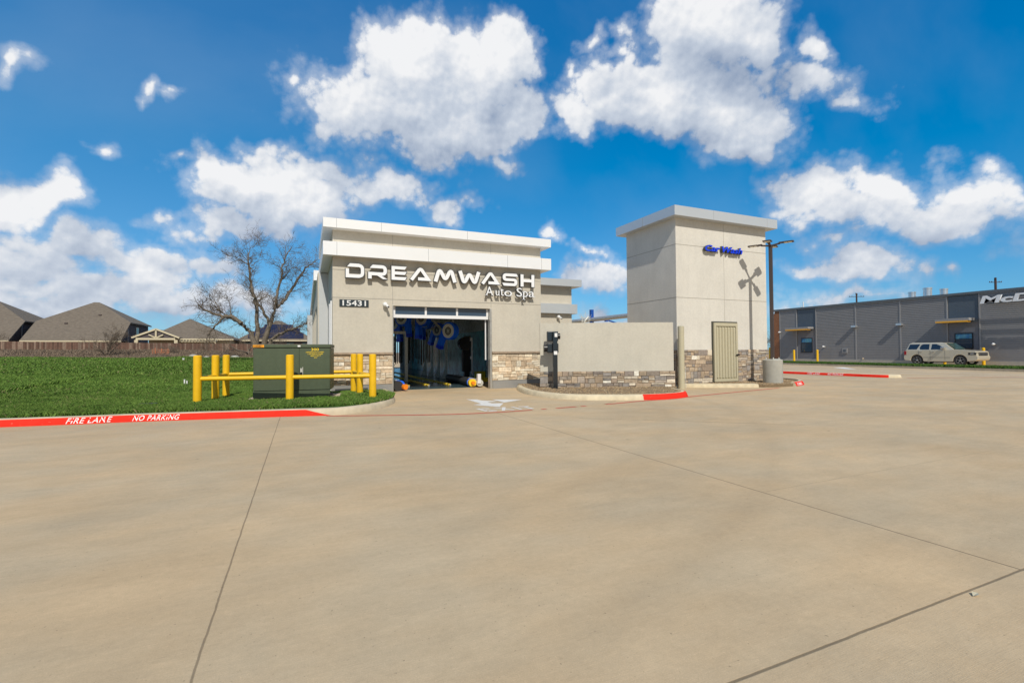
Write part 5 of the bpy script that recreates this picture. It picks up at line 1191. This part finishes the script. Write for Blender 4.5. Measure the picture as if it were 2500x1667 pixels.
# ---------------- houses ----------------
def house(dx, Y0, label, chim=False):
    x0, x1 = -34.55+dx, -24.45+dx; zf = 3.6; p = .70; ys, zs = 87.63, 6.14; ye = 97.6; yr = 92.3; zr = 9.43; xr0, xr1 = -29.95+dx, -29.31+dx; o_ = .35
    t = thing('house', ((x0+x1)/2, Y0, 1), label, 'house', 'houses behind the wooden fence')
    rf = MB(); V_ = [(x0-o_,Y0-o_,zf-.25),(x1+o_,Y0-o_,zf-.25),(x1+o_,ys,zs),(x1+o_,ye+.5,zs),(x0-o_,ye+.5,zs),(x0-o_,ys,zs),(xr0,yr,zr),(xr1,yr,zr)]
    rf.add(V_+[(a_, b_, c_-.18) for a_, b_, c_ in V_], [(0,1,2,7,6,5),(2,3,7),(3,4,6,7),(4,5,6),(0,8,9,1),(1,9,10,2),(2,10,11,3),(0,5,13,8),(5,4,12,13),(8,13,14,15,10,9)])
    rf.build('roof', 'shingle', t)
    mb = MB(); mb.box(x0, x1, Y0+.3, ys+.3, .5, zf-.35); mb.build('front_wall', 'siding_tan', t)
    def side(X, w_): 
        mb = MB(); mb.prism([(Y0+.31,.5),(ye,.5),(ye,zs-.12),(ys+.1,zs-.12),(Y0+.31,zf-.2)], X-w_, X, 'x'); return mb.build('side_wall', 'brick', t)
    side(x1, .2); side(x0+.2, .2)
    mb = MB(); mb.box(x0-o_-.02, x1+o_+.02, Y0-o_-.04, Y0-o_, zf-.45, zf-.27); mb.build('gutter', 'trim_tan', t)
    mb = MB(); mb.box(x1+.0, x1+.08, ys-.1, ys+.0, .5, zs-.2); mb.build('downspout', 'seam', t)
    y_ = PX(335, 800, x1)[0] if dx == 0 else ys+4; mb = MB(); mb.box(x1+.0, x1+.05, y_-.6, y_+.6, 4.3, 5.6); wn = mb.build('window', 'trim_tan', t)
    boxes('pane', 'house_glass', wn, (x1+.051, x1+.06, y_-.5, y_-.04, 4.4, 5.5), (x1+.051, x1+.06, y_+.04, y_+.5, 4.4, 5.5))
    for xx in (-33.0, -31.9, -28.2):
        mb = MB(); mb.box(xx+dx-.45, xx+dx+.35, Y0+.26, Y0+.29, 1.4, 2.86); wn = mb.build('window', 'trim_tan', t); mb = MB(); mb.box(xx+dx-.38, xx+dx+.28, Y0+.25, Y0+.259, 1.5, 2.8); mb.build('pane', 'house_glass', wn)
    for k in range(2): mb = MB(); q = (x0+3+k*3.2, Y0+3+k*2.); zz = zf-.25+p*(q[1]-Y0+.35)+.02; mb.box(q[0], q[0]+.3, q[1], q[1]+.3, zz-.1, zz+.25); mb.build('roof_vent', 'pole_brown', t)
house(0, 84, 'two-storey house with a steep brown roof left of the covered patio'); house(-11.9, 84, 'brown roofed brick house at the far left edge of the photo')
def hip(x0, x1, y0, y1, ze, xr, yr, zr, label, wall='siding_tan', xr1=None):
    t = thing('house', ((x0+x1)/2, y0, 1), label, 'house', 'houses behind the wooden fence'); xr1 = xr if xr1 is None else xr1
    rf = MB(); V_ = [(x0,y0,ze),(x1,y0,ze),(x1,y1,ze),(x0,y1,ze),(xr,yr,zr),(xr1,yr+1.5,zr)]
    rf.add(V_+[(a_,b_,c_-.15) for a_, b_, c_ in V_[:4]], [(0,1,4),(1,2,5,4),(2,3,5),(3,0,4,5),(0,6,7,1),(1,7,8,2),(2,8,9,3),(3,9,6,0),(6,9,8,7)]); rf.build('roof', 'shingle', t)
    mb = MB(); mb.box(x0+.5, x1-.5, y0+.5, y1-.5, .3, ze-.15); mb.build('wall', wall, t)
    mb = MB(); mb.box(x0-.02, x1+.02, y0-.05, y0-.002, ze-.2, ze+.02); mb.build('gutter', 'trim_tan', t); return t
h3 = hip(-21.6, -10.3, 84, 97, 3.62, -17.13, 90, 7.0, 'tan house with a low hip roof and gabled patio cover')
# gabled patio of that house
pa = [PY(x_, y_, 82) for x_, y_ in ((321,824),(438,824),(381,803))]
xa, xb, xm, zm = pa[0][0], pa[1][0], pa[2][0], pa[2][1]; zl_ = pa[0][1]
mb = MB(); mb.add([(xa,82,zl_),(xm,82,zm),(xb,82,zl_),(xa,86,zl_),(xm,89,zm),(xb,86,zl_)], [(0,1,4,3),(1,2,5,4)]); mb.build('patio_roof', 'shingle', h3)
for a_, b_ in (((xa,zl_),(xm,zm)), ((xm,zm),(xb,zl_))):
    mb = MB(); mb.bar((a_[0],81.95,a_[1]-.02), (b_[0],81.95,b_[1]-.02), .10, .24); mb.build('bargeboard', 'trim_tan', h3)
mb = MB(); mb.box(xa+.5, xb-.5, 81.9, 82.1, zl_-.32, zl_-.04); mb.bar((xm,81.97,zl_-.04), (xm,81.97,zm-.25), .2); mb.bar((xm,81.97,zl_-.04), (xm-.85,81.97,zl_+.42), .16); mb.bar((xm,81.97,zl_-.04), (xm+.85,81.97,zl_+.42), .16); mb.build('truss', 'trim_tan', h3)
mb = MB(); mb.add([(xa+.3,82.1,zl_),(xb-.3,82.1,zl_),(xm,82.1,zm-.12)], [(0,1,2)]); mb.build('gable', 'brick', h3)
for xx in (PY(333,835,82)[0], PY(430,835,82)[0]): mb = MB(); mb.box(xx-.2, xx+.2, 81.8, 82.2, .5, zl_-.32); mb.build('porch_post', 'trim_tan', h3)
for a_, b_ in ((344,372),(412,424),(434,446)):
    mb = MB(); mb.box(PY(a_,835,84.4)[0], PY(b_,835,84.4)[0], 84.42, 84.48, 1.2, 2.95); wn = mb.build('window', 'trim_tan', h3); mb = MB(); mb.box(PY(a_,835,84.4)[0]+.1, PY(b_,835,84.4)[0]-.1, 84.40, 84.419, 1.3, 2.85); mb.build('pane', 'house_glass', wn)
pg = thing('pergola', (-14, 83, 1), 'cream slatted patio pergola along the right side of the tan house', 'pergola')
x0_, x1_ = PY(438,828,82.5)[0], PY(528,828,82.5)[0]; zp = PY(480,829,82.5)[1]
mb = MB(); mb.box(x0_, x1_, 82.4, 82.5, zp, zp+.15); mb.box(x0_, x1_, 82.4, 82.5, zp-.34, zp-.24)
for k in range(12): xx = x0_+.1+k*(x1_-x0_-.2)/11; mb.box(xx, xx+.07, 82.2, 84, zp-.24, zp-.02)
mb.build('beams', 'trim_tan', pg); mb = MB(); mb.box(x1_-.2, x1_-.05, 82.4, 82.55, .5, zp-.34); mb.build('post', 'trim_tan', pg)
h4 = hip(-11.3, 1.6, 95, 110, 3.75, -5.3, 102, 7.7, 'brown roofed house with dark solar panels behind the bare tree', 'brick', xr1=-4.4)
sl4 = (7.7-3.75)/7.0
for a_, b_, y0_, y1_ in ((604,741,95.5,97.3),(618,732,97.35,99.0),(640,714,99.05,100.3)):
    xa_, xb_ = PY(a_,820,95)[0], PY(b_,820,95)[0]; mb = MB(); zf_ = lambda y: 3.75+sl4*(y-95)+.12
    mb.add([(xa_,y0_,zf_(y0_)),(xb_,y0_,zf_(y0_)),(xb_,y1_,zf_(y1_)),(xa_,y1_,zf_(y1_)),(xa_,y0_,zf_(y0_)-.1),(xb_,y0_,zf_(y0_)-.1),(xb_,y1_,zf_(y1_)-.1),(xa_,y1_,zf_(y1_)-.1)], [(0,1,2,3),(4,7,6,5),(0,4,5,1),(1,5,6,2),(2,6,7,3),(3,7,4,0)]); mb.build('solar_panel', 'solar', h4)
for a_, b_ in ((594,615),(652,668),(700,718),(738,748)):
    mb = MB(); mb.box(PY(a_,835,95.4)[0], PY(b_,835,95.4)[0], 95.42, 95.48, 1.2, 3.3); mb.build('window', 'house_glass', h4)

# ---------------- bare trees ----------------
def tube(mb, pts, rad, n=7):
    vs = []; P = [Vector(p) for p in pts]
    for i, p in enumerate(P):
        d = (P[min(i+1,len(P)-1)]-P[max(i-1,0)]).normalized(); a_ = d.orthogonal().normalized(); b_ = d.cross(a_)
        vs += [p+(a_*math.cos(2*math.pi*k/n)+b_*math.sin(2*math.pi*k/n))*rad[i] for k in range(n)]
    mb.add(vs, [(i*n+k, i*n+(k+1) % n, (i+1)*n+(k+1) % n, (i+1)*n+k) for i in range(len(P)-1) for k in range(n)])
def grow(mbT, mbC, p, d, ln, r0, depth, rnd, droop=0, maxd=5, trunk_depth=2):
    n = max(3, int(ln/.28)); pts = [p.copy()]; rads = [r0]; q = p.copy(); dd = d.copy()
    for i in range(n):
        dd = (dd+Vector((rnd.gauss(0,.17), rnd.gauss(0,.17), rnd.gauss(.03-droop,.15)))).normalized(); q = q+dd*ln/n; pts.append(q.copy()); rads.append(max(.006, r0*(1-(i+1)/n*.62)))
    tube(mbT if depth < trunk_depth else mbC, pts, rads, 6 if depth < trunk_depth else 4)
    if depth >= maxd: return
    kids = {0:7,1:7,2:6,3:5,4:4}.get(depth, 3)
    for k in range(kids):
        t_ = rnd.uniform(.25, 1.0) if k else 1.; i = min(n, int(t_*n)); base = pts[i]; ax = (pts[i]-pts[max(i-1,0)]).normalized()
        side = Vector((rnd.gauss(0,1), rnd.gauss(0,1), rnd.gauss(.15,.8))).normalized(); side = (side-ax*side.dot(ax)).normalized(); a_ = rnd.uniform(.45, 1.05)
        nd = (ax*math.cos(a_)+side*math.sin(a_)).normalized(); grow(mbT, mbC, base, nd, ln*rnd.uniform(.42, .66), rads[i]*rnd.uniform(.48, .62), depth+1, rnd, droop, maxd, trunk_depth)
TYY = 40.0
def tp_(x_, y_, dy=0): q = PY(x_, y_, TYY+dy); return Vector((q[0], TYY+dy, q[1]))
bt = thing('bare_tree', (*tp_(638,868)[:2], .6), 'large leafless gnarled tree behind the green transformer', 'tree')
mt, mc = MB(), MB(); rnd = random.Random(21)
limbs = [ # pixel track of the main limbs, start radius, depth offset
 ([(626,872),(622,840),(612,812),(590,790),(565,772),(545,772),(520,764),(500,756),(484,745)], .23, [0,0,.1,.2,.3,.4,.5,.6,.8]),
 ([(545,772),(535,785),(520,800),(508,820),(500,838)], .09, [.3,.1,0,-.2,-.3]),
 ([(612,812),(595,800),(578,786),(560,775),(548,766),(532,755),(518,742)], .10, [.2,.4,.7,.9,1.1,1.3,1.5]),
 ([(628,872),(627,835),(628,800),(628,765),(624,735),(616,712),(612,690),(608,660),(606,640),(606,618)], .20, [0,.3,.5,.7,.9,1,1.1,1.2,1.3,1.4]),
 ([(660,800),(650,775),(638,752),(626,735),(616,722),(610,700)], .13, [0,-.2,-.3,-.4,-.5,-.6]),
 ([(640,872),(646,835),(654,805),(662,785),(668,765),(674,750)], .26, [0,-.1,-.2,-.2,-.2,-.2]),
 ([(672,752),(675,728),(682,700),(688,675),(688,655),(694,635),(702,615),(712,604)], .12, [-.2,-.3,-.4,-.5,-.6,-.7,-.8,-.9]),
 ([(676,750),(692,735),(706,715),(720,695),(734,672),(745,655),(760,645),(774,635)], .15, [-.2,0,.2,.4,.5,.6,.7,.8]),
 ([(648,872),(662,830),(676,818),(692,810),(710,806),(725,800),(735,795),(748,790),(760,786)], .15, [0,-.2,-.4,-.6,-.7,-.8,-.9,-1,-1]),
 ([(606,618),(612,605),(622,600),(628,592)], .035, [1.4]*4), ([(612,655),(598,642),(586,632),(568,626),(556,625)], .05, [1.2]*5), ([(613,650),(628,640),(640,630)], .04, [1.1]*3),
 ([(625,735),(640,728),(655,722),(666,726)], .06, [-.4]*4), ([(540,765),(532,745),(520,730),(512,722)], .045, [.8]*4), ([(565,768),(562,745),(556,728),(550,716)], .04, [.6]*4),
 ([(684,690),(695,678),(706,660),(716,652)], .05, [-.4]*4), ([(712,712),(726,708),(736,706)], .04, [.3]*3)]
for tr2_, r0, dy in limbs:
    pts = [tp_(a_, b_, dy[i]) for i, (a_, b_) in enumerate(tr2_)]; sp_ = []
    for i in range(len(pts)-1):
        for k in range(3):
            q = pts[i].lerp(pts[i+1], k/3); q += Vector((rnd.gauss(0,.03), rnd.gauss(0,.05), rnd.gauss(0,.03))); sp_.append(q)
    sp_.append(pts[-1]); n_ = len(sp_); rads = [max(.018, r0*.9*(1-.76*i/(n_-1))) for i in range(n_)]; tube(mt, sp_, rads, 9)
    for i in range(n_):
        thr = .35 if i < n_*.35 else 1.
        if r0 > .2 and i < n_*.3: continue
        for _k in range((rnd.random() < thr)+(rnd.random() < thr*.7)):
            ax = (sp_[min(i+1,n_-1)]-sp_[max(i-1,0)]).normalized(); side = Vector((rnd.gauss(0,1), rnd.gauss(0,1), rnd.gauss(.1,.9))).normalized(); side = (side-ax*side.dot(ax)).normalized(); a_ = rnd.uniform(.5, 1.1)
            grow(mt, mc, sp_[i], ax*math.cos(a_)+side*math.sin(a_), rnd.uniform(.6, 1.25), min(.024, rads[i]*.42), 3, rnd, .02, 5, 2)
mt.build('trunk', 'bark', bt, smooth=True, fixn=False); mc.build('crown', 'twig', bt, fixn=False)
def small_tree(X, Y, z, s, seed, label, cat='tree', name='bare_tree', spread=.6, stems=3, r0=.08, maxd=4):
    t = thing(name, (X, Y, z), label, cat); a_, b_ = MB(), MB(); rn = random.Random(seed)
    for k in range(stems): grow(a_, b_, Vector((X+rn.uniform(-.1,.1), Y, z)), Vector((rn.uniform(-spread,spread), rn.uniform(-spread,spread), 1)).normalized(), s*rn.uniform(.7,1), r0, 1, rn, 0, maxd, 2)
    a_.build('trunk', 'bark', t, fixn=False); b_.build('crown', 'twig', t, fixn=False)
q = PY(257, 866, 58); small_tree(q[0], 58, float(zl(q[0], 58)), 2.1, 5, 'small leafless shrub tree in front of the board fence', 'shrub', 'bare_shrub', .7, 5, .06)
q = PY(1874, 850, 90); small_tree(q[0], 90, 0, 5.5, 8, 'distant bare tree between the tower and the lamp pole', stems=3, r0=.2, spread=.5)
q = PY(607, 850, 60); small_tree(q[0], 60, .8, 4.0, 11, 'smaller bare tree behind the large gnarled one', stems=3, r0=.12)
q = PY(588, 838, 90); small_tree(q[0], 90, 1, 3.0, 14, 'pale bare tree between the tan house and the solar panel house', stems=4, r0=.1)
q = PY(415, 870, 60); small_tree(q[0]-.3, 60, .9, 1.6, 17, 'thin dry sapling by the orange netting near the fence', 'shrub', 'bare_shrub', .9, 3, .03)
q = PY(0, 830, 78); small_tree(q[0]-.5, 78, 1, 2.6, 19, 'dark bushy tree top at the far left above the fence', stems=5, r0=.07)

# ---------------- small things in the field ----------------
ff = thing('orange_netting', (*PY(393, 872, 59)[:1], 59, .9), 'scrap of orange safety netting at the foot of the fence', 'netting')
X_ = ff.location.x; ff.location.z = float(zl(X_, 59)); z_ = ff.location.z; mb = MB()
for k in range(9): mb.bar((X_-.7+k*.17, 59, z_), (X_-.75+k*.17+.1*math.sin(k*2), 59, z_+.7+.2*math.sin(k*1.7)), .03)
for k in range(4): mb.bar((X_-.75, 59, z_+.15+k*.2), (X_+.75, 59, z_+.1+k*.2), .03)
mb.build('netting', 'orange_fence', ff)
def stake(px, py, top, label, wd=.035):
    x_, y_ = None, None
    best = min(((abs(PY(px, py, Y)[1]-float(zl(PY(px, py, Y)[0], Y))), Y) for Y in np.arange(14, 50, .25)), key=lambda q_: q_[0]); Y = best[1]; X_ = PY(px, py, Y)[0]; z_ = float(zl(X_, Y)); zt3 = PY(px, top, Y)[1]
    t = thing('marker_stake', (X_, Y, z_), label, 'stake', 'white marker stakes in the grass'); mb = MB(); mb.box(X_-wd, X_+wd, Y-.02, Y+.02, z_-.05, zt3); mb.build('stake', 'white_paint', t); mb = MB(); mb.cyl((X_,Y,zt3), (X_,Y,zt3+.02), wd*1.2, n=10); mb.build('cap', 'white_paint', t)
stake(448, 882, 874, 'white marker stake farthest away in the grass', .06); stake(450.5, 941, 927, 'white pipe stake in the grass, left one of the close pair', .022); stake(456.5, 941, 930, 'white pipe stake in the grass, right one of the close pair', .02)
cvx, cvy = -3.55, 14.25; vt = thing('valve_box', (cvx, cvy, .15), 'dark lid of a utility box sunk in a tan gravel patch near the kerb', 'utility box')
mb = MB(); mb.prism([(cvx+.6*math.cos(a_/18*math.pi*2)*(1+.1*math.sin(a_*2.1)), cvy+.2*math.sin(a_/18*math.pi*2)) for a_ in range(18)], .13, .175); mb.build('gravel_patch', 'gravel_base', vt); mb = MB(); mb.box(cvx-.22, cvx+.16, cvy-.04, cvy+.14, .175, .205); mb.build('lid', 'utility_lid', vt, bevel=.01)
for px, py, k in ((472,873,1),(505,871,2),(574,870,3)):
    Y = 50; q = PY(px, py, Y); X_ = q[0]; z_ = float(zl(X_, Y)); lb = ['','pale rock in the weeds left of the near left bollard top','pale rock in the weeds between the guard bollards','pale rock in the weeds just left of the transformer'][k]
    mb = MB(); mb.sphere((X_, Y, z_+.12), .38 if k != 2 else .22, 9, 6, .45)
    mb.v = [(a_+random.uniform(-.05,.05), b_, c_+random.uniform(-.03,.03)) for a_, b_, c_ in mb.v]; tag(mb.build('rock', 'concrete_base'), lb, 'rock', 'pale rocks in the weeds')
# leaf on the pavement
q = G(1250+2130/1.8816, 950+948/1.8816); mb = MB(); mb.add([(q[0]-.03,q[1],.006),(q[0],q[1]-.015,.012),(q[0]+.035,q[1]+.005,.008),(q[0]+.005,q[1]+.02,.016)], [(0,1,2,3)]); tag(mb.build('fallen_leaf', 'gate_beige'), 'small yellow leaf lying on the pavement at the lower right', 'leaf')

# utility poles
def upole(px, top, Y, label):
    x_, z_ = PY(px, top, Y); t = thing('utility_pole', (x_, Y, 0), label, 'utility pole', 'utility poles beyond the restaurant')
    mb = MB(); mb.cyl((x_,Y,0), (x_,Y,z_), .24, .16, n=10); mb.build('pole', 'pole_wood', t)
    d = Vector((.9,.4,0)).normalized()
    for k, (zz, hw) in enumerate(((z_-.25,1.2*Y/55),(z_-.8,1.35*Y/55))):
        c_ = Vector((x_,Y,zz)); e = d if k == 0 else Vector((.9,-.45,0)).normalized(); mb = MB(); mb.bar(c_-e*hw, c_+e*hw, .10); ca_ = mb.build('crossarm', 'pole_wood', t); mb = MB()
        for s_ in (-.95,-.6,.6,.95): q_ = c_+e*hw*s_; mb.cyl(q_, q_+Vector((0,0,.2)), .05, n=6)
        mb.build('insulator', 'pole_wood', ca_)
upole(2091, 716, 70, 'dark utility pole top above the middle of the restaurant roof'); upole(2430, 678, 42, 'dark utility pole top above the restaurant letters')
